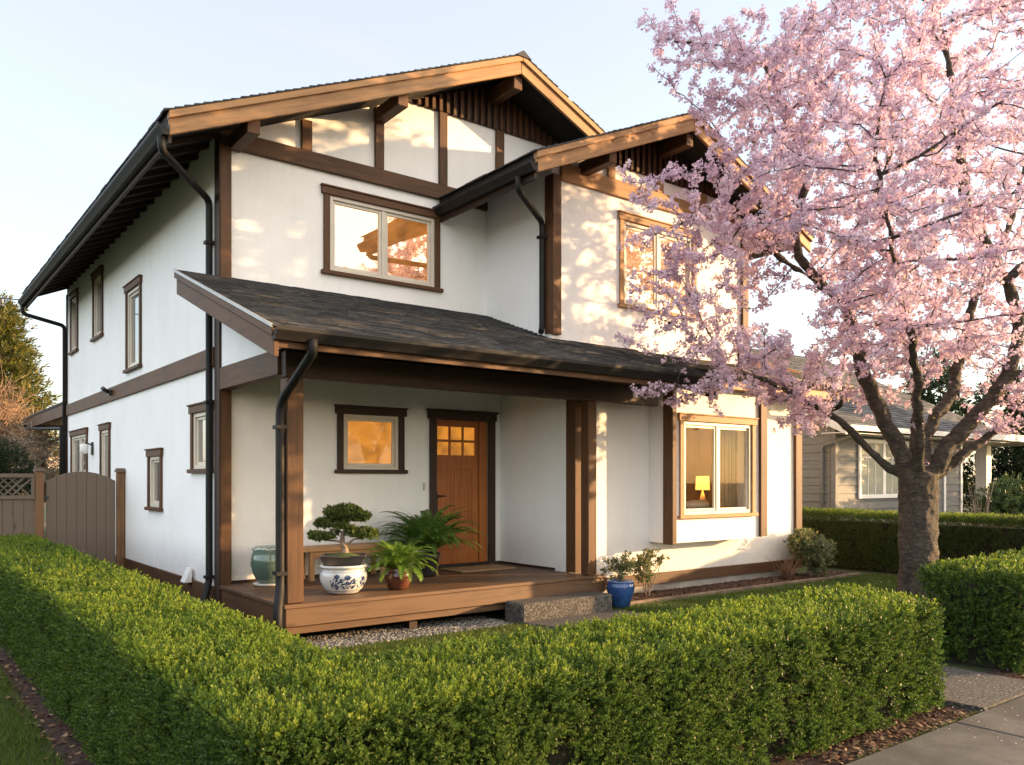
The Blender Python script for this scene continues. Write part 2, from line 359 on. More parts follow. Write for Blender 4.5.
# window openings are a little smaller than the trim
def hole(w, t=.07): return rect(w[0]+t, w[1]-t, w[2]+t, w[3]-t)
DOOR = (6.095, 7.217, .45, 2.665)
m = MB()
m.prism([(HX0, 0), (HX1, 0), (HX1, soff(HX1)), (RX, soff(RX)), (HX0, soff(HX0))],
        [hole(WIN_F['upper']), hole(WIN_F['porch']), rect(6.18, 7.13, .46, 2.58)], front(HY0), 0, -.16)
m.build('wall', M['stucco'], house)
WIN_S = [(13.4, 14.35, 3.39, 4.79), (16.1, 16.95, 4.24, 5.50), (18.42, 19.2, 4.26, 5.51), (10.02, 10.86, 1.76, 2.63), (12.24, 12.98, 1.23, 2.13),
         (15.53, 16.3, .95, 2.67), (17.47, 19.15, .5, 2.68)]
m = MB(); m.prism(rect(HY0+.162, HY1, 0, soff(HX0)+.01), [hole(w) for w in WIN_S], sidew(HX0), 0, -.16); m.build('wall', M['stucco'], house)
m = MB(); m.box(HX1-.16, HX1, HY0+.162, HY1, 0, soff(HX1)); m.build('wall', M['stucco'], house)
m = MB(); m.prism([(HX0+.162, 0), (HX1-.162, 0), (HX1-.162, 5.6), (RX, soff(RX)-.01), (HX0+.162, 5.6)], [], lambda u, v, w: (u, HY1-w, v), 0, .16); m.build('wall', M['stucco'], house)
# wing: upper and lower storey
UX0, UX1, WY = 7.07, 11.2, 8.35
LX0, LX1 = 7.33, 12.70
WRX, WSL, WE0, WEZ = 9.135, .43, 6.26, 5.62
WRZ = WEZ+WSL*(WRX-WE0); WE1 = 2*WRX-WE0; WRY0 = 7.65
wsoff = lambda X: WRZ-WSL*abs(X-WRX)-.14
WIN_W = (8.316, 9.966, 4.12, 5.48); WIN_B = (9.105, 10.861, 1.115, 2.64)
m = MB(); m.prism([(UX0, 3.2), (UX1, 3.2), (UX1, wsoff(UX1)), (WRX, wsoff(WRX)), (UX0, wsoff(UX0))], [hole(WIN_W)], front(WY), 0, -.16); m.build('wing_wall', M['stucco'], house)
m = MB(); m.box(UX0, UX0+.16, WY+.162, HY0, 3.2, wsoff(UX0)+.01); m.build('wing_wall', M['stucco'], house)
m = MB(); m.box(UX1-.16, UX1, WY+.162, HY0+3, 3.2, wsoff(UX1)+.01); m.build('wing_wall', M['stucco'], house)
m = MB(); m.prism(rect(LX0, LX1, .14, 3.30), [rect(9.0, 11.02, .84, 2.95)], front(WY), 0, -.16); m.build('wing_wall', M['stucco'], house)
m = MB(); m.box(LX0, LX0+.16, WY+.162, HY0, .14, 3.3); m.build('wing_wall', M['stucco'], house)
m = MB(); m.box(LX1-.16, LX1, WY+.162, 15, .14, 3.3); m.build('wing_wall', M['stucco'], house)
# bay under the skirt roof
BX0, BX1, BY = 8.935, 11.115, 7.93
m = MB(); m.prism(rect(BX0, BX1, .77, 3.12), [hole(WIN_B)], front(BY), 0, -.12)
m.box(BX0, BX0+.12, BY+.122, WY-.002, .77, 3.12); m.box(BX1-.12, BX1, BY+.122, WY-.002, .77, 3.12); m.box(BX0+.122, BX1-.122, BY+.122, WY-.002, .77, .86)
m.build('bay', M['stucco'], house)
m = MB(); m.box(HX0+.02, HX1-.02, HY0+.02, HY1-.02, -.2, .2) ; m.box(LX0+.02, LX1-.02, WY+.02, 14.9, -.2, .139); m.build('foundation', M['concrete'], house)
# room behind the bay window (closed box, open towards the bay)
m = MB(); x0, x1, y0, y1, z0, z1 = 8.2, 12.45, 8.53, 10.35, .45, 3.0
m.box(x0, x1, y1, y1+.05, z0, z1); m.box(x1, x1+.05, y0, y1, z0, z1); m.box(x0-.05, x0, y0, y1, z0, z1); m.box(x0, x1, y0, y1, z1, z1+.05); m.box(x0, x1, y0, y1, z0-.05, z0)
m.build('room', M['room'], house)
# roofs
def shingles(o, u, v, ul, vl, nrm, course=.11, seed=3, th=.012):
    r = random.Random(seed); mb = MB(); o, u, v, nrm = Vector(o), Vector(u), Vector(v), Vector(nrm)
    k = 0; nv = int(math.ceil(vl/course))
    for j in range(nv):
        v0 = j*course-.01; v1 = min(vl, (j+1)*course+.012); a = -r.uniform(0, .2)
        while a < ul:
            b_ = a+r.uniform(.13, .34); s0, s1 = max(a, 0)+.0015, min(b_, ul)-.0015; a = b_
            if s1-s0 < .03: continue
            t = th*r.uniform(.75, 1.35); dz = r.uniform(0, .012)
            p0, p1 = o+u*s0+v*(v0-dz), o+u*s1+v*(v0-dz); p2, p3 = o+u*s1+v*v1, o+u*s0+v*v1
            e = nrm*.003
            mb.hexa([p0+nrm*.004, p1+nrm*.004, p2-e, p3-e, p0+nrm*(t+.008), p1+nrm*(t+.008), p2+e, p3+e])
    return mb
cs = 1/math.sqrt(1+SL*SL); vu = Vector((cs, 0, SL*cs)); vd = Vector((-cs, 0, SL*cs))
vl = (RX-EX0)/cs
def roof_slab(name, pts_low, pts_high, th=.13):
    m = MB(); a, b_ = [Vector(p) for p in pts_low]; c, d = [Vector(p) for p in pts_high]; z = Vector((0, 0, th))
    m.hexa([a-z, b_-z, c-z, d-z, a, b_, c, d]); return m.build(name, M['felt'], house)
rf = roof_slab('roof', [(EX0, RY0+.05, EZ), (EX0, RY1, EZ)], [(RX, RY1, RZ), (RX, RY0+.05, RZ)])
shingles((EX0-.03, RY0-.02, EZ-.013), (0, 1, 0), vu, RY1-RY0, vl+.03, (-SL*cs, 0, cs), seed=5).build('shingles', M['shingle'], rf)
rf = roof_slab('roof', [(EX1, RY1, EZ), (EX1, RY0+.05, EZ)], [(RX, RY0+.05, RZ), (RX, RY1, RZ)])
shingles((EX1+.03, RY0-.02, EZ-.013), (0, 1, 0), vd, RY1-RY0, vl+.03, (SL*cs, 0, cs), seed=6).build('shingles', M['shingle'], rf)
m = MB()
for k in range(40):
    y = RY0-.03+k*.275
    m.hexa([(RX-.14, y, RZ-.04), (RX+.14, y, RZ-.04), (RX+.14, y+.3, RZ-.045), (RX-.14, y+.3, RZ-.045), (RX-.012, y, RZ+.045), (RX+.012, y, RZ+.045), (RX+.012, y+.3, RZ+.03), (RX-.012, y+.3, RZ+.03)])
m.build('ridge_cap', M['shingle'], house)
wcs = 1/math.sqrt(1+WSL*WSL); wu = Vector((wcs, 0, WSL*wcs)); wd = Vector((-wcs, 0, WSL*wcs)); wvl = (WRX-WE0)/wcs
rf = roof_slab('wing_roof', [(WE0, WRY0+.05, WEZ), (WE0, HY0-.01, WEZ)], [(WRX, HY0-.01, WRZ), (WRX, WRY0+.05, WRZ)])
shingles((WE0-.03, WRY0-.02, WEZ-.013), (0, 1, 0), wu, HY0-WRY0, wvl+.03, (-WSL*wcs, 0, wcs), seed=7).build('shingles', M['shingle'], rf)
rf = roof_slab('wing_roof', [(WE1, HY0-.01, WEZ), (WE1, WRY0+.05, WEZ)], [(WRX, WRY0+.05, WRZ), (WRX, HY0-.01, WRZ)])
shingles((WE1+.03, WRY0-.02, WEZ-.013), (0, 1, 0), wd, HY0-WRY0, wvl+.03, (WSL*wcs, 0, wcs), seed=8).build('shingles', M['shingle'], rf)
# soffit ribs: rafters under the side eaves
for k in range(25):
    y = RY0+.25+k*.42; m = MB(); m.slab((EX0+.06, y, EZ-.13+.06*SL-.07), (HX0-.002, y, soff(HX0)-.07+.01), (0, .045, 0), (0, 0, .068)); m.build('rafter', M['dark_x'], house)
# barge boards
def barge(x0, z0, x1, z1, y, parent=house):
    m = MB(); d = Vector((0, .045, 0)); gm = M['barge_up' if x0 < x1 else 'barge_down']
    m.slab((x0, y+.022, z0-.255), (x1, y+.022, z1-.255), d, (0, 0, .175)); m.build('barge_board', gm, parent, .006)
    m = MB(); m.slab((x0-.006 if x0 < x1 else x0+.006, y-.012, z0-.088), (x1, y-.012, z1-.088), (0, .085, 0), (0, 0, .082)); m.build('barge_trim', gm, parent, .006)
barge(EX0, EZ, RX-.002, RZ, RY0); barge(EX1, EZ, RX+.002, RZ, RY0)
barge(WE0, WEZ, WRX-.002, WRZ, WRY0); barge(WE1, WEZ, WRX+.002, WRZ, WRY0)
# fascias and gutters
def gutter(p, q, outward, parent=house, w=.12, h=.115):
    """ogee-fronted gutter trough from p to q (top back edge)"""
    p, q, o = Vector(p), Vector(q), Vector(outward); pr = [(0, 0), (0, -h), (.55*w, -h), (.72*w, -.72*h), (.93*w, -.42*h), (w, -.30*h), (w, 0), (.90*w, 0), (.90*w, -.12*h), (.05*w, -.5*h), (.05*w, 0)]
    a = [p+o*x+Vector((0, 0, z)) for x, z in pr]; b_ = [q+o*x+Vector((0, 0, z)) for x, z in pr]; n = len(pr)
    m = MB(); m.add(a+b_, [(i, (i+1) % n, n+(i+1) % n, n+i) for i in range(n)]+[tuple(range(n))[::-1], tuple(range(n, 2*n))])
    return m.build('gutter', M['metal'], parent, recalc=True)
m = MB(); m.box(EX0+.005, EX0+.04, RY0+.07, RY1, EZ-.32, EZ-.02); m.build('fascia', M['dark_y'], house)
gutter((EX0, RY0-.01, EZ-.155), (EX0, RY1+.02, EZ-.155), (-1, 0, 0))
m = MB(); m.box(WE0+.005, WE0+.04, WRY0+.07, HY0-.01, WEZ-.32, WEZ-.02); m.build('fascia', M['dark_y'], house)
gutter((WE0, WRY0-.01, WEZ-.135), (WE0, HY0-.012, WEZ-.135), (-1, 0, 0))
m = MB(); m.box(EX1-.04, EX1-.005, RY0+.07, RY1, EZ-.32, EZ-.02); m.build('fascia', M['dark_y'], house)
gutter((EX1, RY0, EZ-.155), (EX1, RY1, EZ-.155), (1, 0, 0))
# timber on the main front: beam, studs, battens, corner post, outlookers
m = MB(); m.box(HX0-.02, UX0-.002, HY0-.055, HY0-.002, 5.61, 5.82); m.build('beam', M['wood_x'], house, .006)
BZ = 6.85
for a, b_ in ((4.209, 4.346), (5.239, 5.369), (6.244, 6.378), (7.237, 7.38), (8.28, 8.41)):
    top = min(BZ, soff((a+b_)/2)-.03)
    m = MB(); m.box(a, b_, HY0-.045, HY0-.002, 5.822, top); m.build('stud', M['wood_z'], house, .005)
m = MB(); m.box(HX0-.018, 3.31, HY0-.095, HY0-.002, .2, 5.61); m.build('corner_post', M['wood_z'], house, .006)
m = MB(); m.box(HX0-.022, HX0-.002, HY0-.095, HY0+.08, .2, 5.75); m.build('corner_post', M['dark_z'], house, .004)  # darker timber paints the shaded flank of the post
def battens(x0, x1, zb, sf, y):
    m = MB(); mid = (x0+x1)/2
    m.prism([(x0, zb), (x1, zb), ((x0+x1)/2, sf(mid)-.005)], [], front(y), .004, .02); m.build('gable_panel', M['dark_z'], house)
    m = MB(); x = x0+.09
    while x < x1-.06:
        t = sf(x+.03 if x > mid else x)-.012
        if t-zb > .04: m.box(x, x+.052, y-.062, y-.021, zb, t)
        x += .118
    tag(m.build('batten_screen', M['wood_z'], house, .003))
battens(5.67, 2*RX-5.67, BZ, soff, HY0); battens(7.70, 2*WRX-7.70, 6.1, wsoff, WY)
for X in (3.37, 5.304, RX, 2*RX-5.304):
    m = MB(); z = soff(X)-.045-(.03 if X != RX else .09); m.box(X-.075, X+.075, RY0+.10, HY0-.003, z-.17, z+.035 if X == RX else z); m.build('outlooker', M['wood_y'], house, .008)
for X in (7.62, WRX, 10.65):
    m = MB(); z = wsoff(X)-.075-(.06 if X == WRX else 0); m.box(X-.07, X+.07, WRY0+.10, WY-.003, z-.17, z); m.build('outlooker', M['wood_y'], house, .008)
# wing timber
m = MB(); m.box(UX0+.14, UX1-.15, WY-.05, WY-.002, 5.67, 5.90); m.build('beam', M['gold_x'], house, .006)
m = MB(); m.box(UX0-.02, 7.195, WY-.06, WY-.002, 3.6, 5.72); m.box(UX0-.02, UX0-.002, WY-.002, WY+.12, 3.62, 5.72); m.build('corner_post', M['wood_z'], house, .005)
m = MB(); m.box(11.07, UX1+.02, WY-.055, WY-.002, 3.6, 5.9); m.build('corner_post', M['wood_z'], house, .005)
for a in (8.076, 9.07, 10.06): m = MB(); m.box(a, a+.136, WY-.045, WY-.002, 5.902, 6.1); m.build('stud', M['gold_z'], house, .005)
m = MB(); m.box(12.54, LX1+.02, WY-.055, WY-.002, .16, 3.25); m.build('corner_post', M['wood_z'], house, .005)
m = MB(); m.box(LX0-.01, 7.44, 8.16, WY-.002, .44, 2.97); m.build('corner_post', M['wood_z'], house, .005)
m = MB(); m.box(BX0-.025, 9.0, BY-.055, BY-.002, .755, 3.1); m.box(BX0-.025, BX0-.002, BY-.002, BY+.13, .755, 3.1); m.build('bay_post', M['wood_z'], house, .005)
m = MB(); m.box(10.97, BX1+.02, BY-.05, BY-.002, .79, 3.1); m.build('bay_post', M['wood_z'], house, .005)
# base boards and the side belt
m = MB(); m.box(HX0-.035, HX0-.002, HY0+.082, HY1, .2, .41); m.build('base_board', M['wood_y'], house, .004)
m = MB(); m.box(LX0+.12, LX1+.02, WY-.035, WY-.002, .15, .31); m.build('base_board', M['wood_x'], house, .004)
m = MB(); m.box(HX0-.04, HX0-.002, HY0+.082, HY1+.02, 3.025, 3.256); m.build('beam', M['wood_y'], house, .005)
m = MB(); m.box(HX0-.02, HX0-.002, HY1-.1, HY1+.02, .2, 3.02); m.box(HX0-.02, HX0-.002, HY1-.1, HY1+.02, 3.26, 5.6); m.build('corner_post', M['wood_z'], house)

# windows: the trim is the part, frame / sash / pane its sub-parts
def window(mapf, w, glass, timber='wood', leaves=1, name='window', jamb=.085, head=.115, proud=.032, vinyl=.05, sash=True, hz='x'):
    x0, x1, z0, z1 = w
    def bx(mb, a, b_, c, d, e, f):
        p = [mapf(u, v, q) for u, v, q in ((a, c, e), (b_, c, e), (b_, c, f), (a, c, f), (a, d, e), (b_, d, e), (b_, d, f), (a, d, f))]
        mb.hexa(p)
    t = MB(); t.prism(rect(x0, x1, z0+.02, z1-head+.02), [rect(x0+jamb, x1-jamb, z0+.048, z1-head-.002)], mapf, .004, proud)
    root = t.build(name, M[timber+'_z'], house, .004)
    t = MB(); bx(t, x0-.03, x1+.03, z1-head, z1-.022, .002, proud+.012); bx(t, x0-.045, x1+.045, z1-.021, z1, .002, proud+.03); t.build('head_trim', M[timber+'_'+hz], root, .004)
    t = MB(); bx(t, x0-.035, x1+.035, z0, z0+.05, .002, proud+.03); t.build('sill', M[timber+'_'+hz], root, .004)
    a, b_, c, d = x0+jamb, x1-jamb, z0+.052, z1-head
    t = MB(); i0, i1 = -.07, .008
    bx(t, a, a+vinyl, c, d, i0, i1); bx(t, b_-vinyl, b_, c, d, i0, i1); bx(t, a+vinyl+.001, b_-vinyl-.001, c, c+vinyl, i0, i1); bx(t, a+vinyl+.001, b_-vinyl-.001, d-vinyl, d, i0, i1)
    t.build('window_frame', M['vinyl'], root, .004)
    ga, gb, gc, gd = a+vinyl, b_-vinyl, c+vinyl, d-vinyl
    n = leaves; wd = (gb-ga)/n; sv = .038
    t = MB()
    if n > 1:
        for k in range(1, n): bx(t, ga+k*wd-.03, ga+k*wd+.03, gc, gd, -.06, -.006)
    for k in range(n):
        p, q = ga+k*wd+(.031 if k else .001), ga+(k+1)*wd-(.031 if k < n-1 else .001)
        bx(t, p, p+sv, gc+.001, gd-.001, -.055, -.02); bx(t, q-sv, q, gc+.001, gd-.001, -.055, -.02); bx(t, p+sv+.001, q-sv-.001, gc+.001, gc+sv, -.055, -.02); bx(t, p+sv+.001, q-sv-.001, gd-sv, gd-.001, -.055, -.02)
    t.build('sash', M['vinyl'], root, .003)
    for k in range(n):
        p, q = ga+k*wd+.02, ga+(k+1)*wd-.02
        t = MB(); bx(t, p, q, gc+.01, gd-.01, -.046, -.038); t.build('pane', glass, root)
    return root
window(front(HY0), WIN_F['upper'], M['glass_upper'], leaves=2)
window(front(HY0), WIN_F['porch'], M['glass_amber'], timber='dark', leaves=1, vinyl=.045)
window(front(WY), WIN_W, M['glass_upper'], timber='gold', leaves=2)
window(front(BY), WIN_B, M['glass_clear'], timber='gold', leaves=2)
for i, w in enumerate(WIN_S):
    window(sidew(HX0), w, M['glass_side'], leaves=2 if i == 6 else 1, jamb=.075, vinyl=.05, hz='y')
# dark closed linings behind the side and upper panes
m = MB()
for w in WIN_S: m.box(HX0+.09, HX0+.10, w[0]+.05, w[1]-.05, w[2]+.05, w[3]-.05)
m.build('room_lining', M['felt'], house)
# front door
d = MB(); x0, x1, z0, z1 = DOOR
d.box(x0, 6.199, HY0-.045, HY0-.002, .45, 2.53); d.box(7.105, x1, HY0-.045, HY0-.002, .45, 2.53); d.box(x0-.03, x1+.02, HY0-.055, HY0-.002, 2.532, 2.64); d.box(x0-.05, x1+.04, HY0-.075, HY0-.002, 2.642, 2.67)
d.build('door_frame', M['dark_z'], house, .004)
lx0, lx1, lz0, lz1, ly = 6.20, 6.93, .475, 2.53, HY0+.045
gx = np.linspace(6.275, 6.925-.02, 4); holes = []
lw = (6.905-6.262-2*.035)/3
cols = [(6.262+k*(lw+.035), 6.262+k*(lw+.035)+lw) for k in range(3)]; rows = [(2.03, 2.215), (2.25, 2.435)]
for a, b_ in cols:
    for c, e in rows: holes.append(rect(a, b_, c, e))
leaf = MB(); leaf.prism(rect(lx0, 6.965, lz0, lz1), holes+[rect(6.30, 6.555, .68, 1.82), rect(6.60, 6.86, .68, 1.82)], front(ly), 0, -.045)
door = leaf.build('front_door', M['door'], house, .004)
p = MB(); p.box(6.28, 6.88, ly+.014, ly+.03, .66, 1.84)
p.build('door_panel', M['door'], door)
for a, b_ in cols:
    for c, e in rows:
        p = MB(); p.box(a-.004, b_+.004, ly+.016, ly+.024, c-.004, e+.004); p.build('pane', M['glass_amber'], door)
p = MB(); p.box(6.97, 7.104, ly-.03, ly+.05, .475, 2.53); p.box(6.20, 6.966, ly+.046, ly+.06, .46, 2.56); p.build('door_jamb', M['door'], house, .003)
h = MB(); h.box(6.222, 6.262, ly-.012, ly-.001, 1.22, 1.5); h.tube([(6.242, ly-.012, 1.45), (6.242, ly-.06, 1.45), (6.265, ly-.07, 1.45), (6.36, ly-.066, 1.447)], .011, 8); h.build('handle', M['black_metal'], door)
h = MB(); h.box(6.185, 7.125, HY0-.03, HY0+.06, .442, .472); h.build('threshold', M['black_metal'], house, .003)
h = MB(); h.box(5.99, 6.02, HY0-.018, HY0-.002, 1.53, 1.63); h.build('doorbell', M['flash'], house, .003)

# porch: roof, beams, posts, ceiling
PX0, PXS, PX1 = 2.71, 8.70, 13.2; PZ, PE = 4.075, 3.016; PY = 6.93; PSL = (PZ-PE)/(HY0-PY); SY = 7.75
pz = lambda Y: PE+PSL*(Y-PY)
rf = roof_slab('porch_roof', [(PX0+.02, PY, PE), (PXS, PY, PE)], [(PXS, HY0-.004, PZ), (PX0+.02, HY0-.004, PZ)], .10)
pcs = 1/math.sqrt(1+PSL*PSL); pv = Vector((0, pcs, PSL*pcs)); pn = Vector((0, -PSL*pcs, pcs))
shingles((PX0-.02, PY-.03, PE-.011), (1, 0, 0), pv, PXS-PX0+.02, (HY0-PY)/pcs+.02, pn, seed=9).build('shingles', M['shingle'], rf)
rf = roof_slab('skirt_roof', [(PXS+.004, SY, pz(SY)), (PX1, SY, pz(SY))], [(PX1, WY-.004, pz(WY)), (PXS+.004, WY-.004, pz(WY))], .10)
shingles((PXS+.002, SY-.03, pz(SY)-.011), (1, 0, 0), pv, PX1-PXS+.02, (WY-SY)/pcs+.02, pn, seed=10).build('shingles', M['shingle'], rf)
m = MB(); m.slab((PX0, PY-.02, PE-.27), (PX0, HY0, PZ-.27), (.045, 0, 0), (0, 0, .17)); m.build('barge_board', M['wood_y'], house, .005)
m = MB(); m.slab((PX0-.025, PY-.03, PE-.095), (PX0-.025, HY0+.01, PZ-.085), (.075, 0, 0), (0, 0, .07)); m.build('barge_trim', M['wood_y'], house, .004)
m = MB(); m.slab((PX0-.035, PY-.04, PE-.022), (PX0-.035, HY0+.01, PZ-.012), (.02, 0, 0), (0, 0, .03)); m.build('drip_edge', M['flash'], house)
m = MB(); m.box(PX0+.05, PXS, PY+.002, PY+.04, PE-.185, PE-.10); m.build('fascia', M['wood_x'], house, .004)
gutter((PX0-.01, PY, PE-.012), (PXS, PY, PE-.012), (0, -1, 0))
m = MB(); m.box(PXS+.004, PX1, SY+.002, SY+.04, pz(SY)-.29, pz(SY)-.10); m.build('fascia', M['gold_x'], house, .004)
gutter((PXS+.004, SY, pz(SY)-.03), (PX1+.02, SY, pz(SY)-.03), (0, -1, 0))
m = MB(); m.slab((PX1, SY-.02, pz(SY)-.30), (PX1, WY+1.5, pz(WY+1.5)-.30), (.045, 0, 0), (0, 0, .28)); m.build('barge_board', M['gold_y'], house, .005)
m = MB(); m.slab((PXS-.045, PY-.02, PE-.30), (PXS-.045, SY+.05, pz(SY+.05)-.30), (.045, 0, 0), (0, 0, .20)); m.build('barge_board', M['wood_y'], house, .005)
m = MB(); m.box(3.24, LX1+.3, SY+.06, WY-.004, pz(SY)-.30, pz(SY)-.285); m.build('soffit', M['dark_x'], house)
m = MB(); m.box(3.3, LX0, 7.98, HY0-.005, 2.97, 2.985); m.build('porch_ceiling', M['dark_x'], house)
m = MB(); m.box(3.20, PXS-.1, 7.85, 7.97, 2.70, 2.96); m.build('porch_beam', M['dark_x'], house, .006)
m = MB(); m.box(3.165, 3.30, 7.972, HY0-.1, 2.73, 2.99); m.build('porch_beam', M['wood_y'], house, .006)
m = MB(); m.prism([(7.87, 2.992), (HY0-.10, 2.992), (HY0-.10, pz(HY0-.1)-.11), (7.87, pz(7.87)-.11)], [], sidew(3.19), 0, -.08); m.build('porch_gable', M['stucco'], house)
m = MB(); m.box(3.215, 3.39, 7.85, 8.03, .445, 2.699); m.build('porch_post', M['wood_z'], house, .008)
m = MB(); m.box(7.27, 7.42, 7.85, 8.0, .445, 2.699); m.build('porch_post', M['wood_z'], house, .008)
m = MB(); m.box(3.32, 6.09, HY0-.018, HY0-.002, .442, .475); m.box(7.222, LX0-.002, HY0-.018, HY0-.002, .442, .475); m.build('base_board', M['dark_x'], house)
m = MB(); m.box(LX0-.018, LX0-.002, 8.58, HY0-.02, .442, .475); m.build('base_board', M['dark_y'], house)
# deck
deck = MB(); n = 15; y0d, y1d = 7.80, HY0-.003; bw = (y1d-y0d)/n
for k in range(n): deck.box(3.17, LX0-.012, y0d+k*bw+.003, y0d+(k+1)*bw-.003, .40, .44)
deck.box(LX0-.011, 7.54, 7.803, 8.15, .40, .44)
dk = deck.build('porch_deck', M['deck_x'], house, .004)
m = MB(); m.box(3.19, 7.54, 7.82, 7.86, .215, .399); m.build('fascia_board', M['deck_x'], dk, .005)
m = MB(); m.box(3.22, 7.5, 7.875, 7.91, .13, .212); m.build('fascia_board', M['deck_x'], dk, .005)
m = MB(); m.box(3.19, 3.225, 7.862, HY0-.1, .19, .399); m.build('fascia_board', M['wood_y'], dk, .005)
m = MB(); m.box(7.505, 7.54, 7.862, WY-.04, .19, .399); m.build('fascia_board', M['wood_y'], dk, .005)
m = MB()
for x in (3.3, 4.7, 6.1, 7.3): m.box(x, x+.1, 8.0, 8.1, -.05, .39)
m.box(3.3, 7.4, 8.9, 8.92, -.02, .38); m.build('deck_support', M['dark_z'], dk)
# downspouts
def pipe(pts, parent=house, r=.041, name='downspout', straps=()):
    P = [Vector(p) for p in pts]; out = [P[0]]
    for a, b_, c in zip(P[:-2], P[1:-1], P[2:]):
        q = min(.085, (b_-a).length*.45, (c-b_).length*.45); p0 = b_+(a-b_).normalized()*q; p2 = b_+(c-b_).normalized()*q
        for t in (0, .25, .5, .75, 1): out.append(p0*(1-t)**2+b_*2*t*(1-t)+p2*t*t)
    out.append(P[-1]); m = MB(); m.tube(out, r, 8); o = m.build(name, M['metal'], parent)
    if straps:
        s = MB()
        for (x, y, z) in straps: s.box(x-r-.012, x+r+.012, y-r-.012, y+r+.012, z-.018, z+.018)
        s.build('strap', M['metal'], o)
    return o
pipe([(2.37, 9.16, 5.30), (2.37, 9.16, 5.16), (3.125, 9.99, 5.0), (3.125, 9.99, .47), (3.06, 9.93, .30), (3.02, 9.86, .10)], straps=[(3.125, 9.99, 4.5), (3.125, 9.99, 2.6), (3.125, 9.99, .52)])
pipe([(2.37, 19.75, 5.30), (2.37, 19.75, 5.12), (3.125, 19.62, 4.93), (3.125, 19.62, .1)])
pipe([(6.20, 7.95, 5.38), (6.20, 7.95, 5.22), (7.0, 8.46, 5.10), (7.0, 8.46, 3.72), (6.9, 8.36, 3.62)], straps=[(7.0, 8.46, 4.9)])
pipe([(3.05, 6.87, 2.92), (3.05, 6.87, 2.80), (3.165, 7.80, 2.50), (3.165, 7.90, 2.38), (3.165, 7.90, .62), (3.09, 7.77, .42), (3.06, 7.72, .12)], r=.046, straps=[(3.165, 7.90, 2.2), (3.165, 7.90, .75)])
pipe([(12.95, 7.69, 3.15), (12.95, 7.69, 2.93), (12.77, 8.75, 2.62), (12.77, 8.75, .2)])
# wall lamp, vent, bracket on the side wall
lp = MB(); lp.box(HX0-.03, HX0-.002, 16.95, 17.07, 2.14, 2.38); lp.tube([(HX0-.03, 17.01, 2.33), (HX0-.13, 17.01, 2.37), (HX0-.15, 17.01, 2.34)], .014, 8)
lamp = lp.build('wall_lamp', M['black_metal'], house)
lp = MB(); lp.lathe([(.02, .02), (.075, 0), (.07, -.13), (.05, -.17), (.0, -.17)], (HX0-.15, 17.01, 2.33), 14); lp.build('lamp_shade', M['white_paint'], lamp)
m = MB(); m.hexa([(HX0-.13, 10.75, .38), (HX0-.04, 10.75, .38), (HX0-.04, 10.93, .38), (HX0-.13, 10.93, .38), (HX0-.05, 10.75, .56), (HX0-.037, 10.75, .56), (HX0-.037, 10.93, .56), (HX0-.05, 10.93, .56)])
m.build('vent_hood', M['white_paint'], house)
m = MB(); m.box(HX0-.10, HX0-.042, 15.2, 15.32, 3.11, 3.2); m.tube([(HX0-.1, 15.26, 3.16), (HX0-.2, 15.2, 3.22)], .035, 8); m.build('flood_lamp', M['black_metal'], house)
# flat rear porch roof running on behind the back corner
m = MB(); m.box(3.12, 7, HY1+.02, 25.8, 3.30, 3.345); m.build('rear_roof', M['shingle'], house)
m = MB(); m.box(3.14, 3.18, HY1+.022, 25.78, 3.04, 3.299); m.box(3.181, 6.98, 25.74, 25.78, 3.04, 3.299); m.build('fascia', M['wood_y'], house)
m = MB(); m.box(3.20, 6.98, HY1+.03, 25.7, 3.16, 3.18); m.build('soffit', M['dark_y'], house)
m = MB(); m.box(6.5, 6.62, 25.5, 25.62, 0, 3.15); m.build('rear_post', M['dark_z'], house)
pipe([(3.07, 25.2, 3.2), (3.07, 25.2, 3.02), (3.12, 19.98, 2.78), (3.12, 19.90, .1)])

# ------------------------------------------------------------------ furniture seen in the lit room
t = thing('table_lamp', 'glowing yellow drum shade table lamp seen through the bay window', 'lamp', (11.35, 9.35, 1.05))
m = MB(); m.lathe([(0, 0), (.085, 0), (.085, .015), (.03, .03), (.055, .16), (.06, .26), (.03, .38), (.012, .42), (.012, .5)], (11.35, 9.35, 1.05), 20); m.build('lamp_base', mat_plain('lamp_ceramic', (.35, .28, .2), .3), t)
ms, n_, l_, b_ = nodes('lit_lamp_shade'); b_.inputs['Base Color'].default_value = (.8, .6, .3, 1); b_.inputs['Emission Color'].default_value = (1, .52, .09, 1); b_.inputs['Emission Strength'].default_value = .42
m = MB(); m.lathe([(.125, 0), (.11, .24)], (11.35, 9.35, 1.50), 28); m.build('lamp_shade', ms, t)
ld = bpy.data.lights.new('bulb', 'POINT'); ld.energy = 7; ld.color = (1, .50, .12); ld.shadow_soft_size = .05
lo = bpy.data.objects.new('bulb', ld); COL.objects.link(lo); lo.location = (0, 0, .66); lo.parent = t
t = thing('night_stand', 'low dark night stand under the glowing table lamp', 'night stand', (11.35, 9.35, .45))
m = MB(); m.box(11.08, 11.62, 9.12, 9.62, .51, 1.045); m.build('cabinet', M['dark_x'], t, .01)
m = MB()
for x in (11.1, 11.56):
    for y in (9.14, 9.56): m.box(x, x+.04, y, y+.04, .45, .509)
m.build('foot', M['dark_z'], t)
m = MB(); m.box(11.1, 11.6, 9.10, 9.118, .56, .78); m.box(11.1, 11.6, 9.10, 9.118, .8, 1.02); m.build('drawer', M['dark_x'], t)
t = thing('bed', 'bed with green cover and white pillow seen through the bay window', 'bed', (10.3, 9.3, .45))
m = MB(); m.box(9.2, 11.0, 8.7, 10.2, .45, .85); m.build('bed_base', M['dark_x'], t, .02)
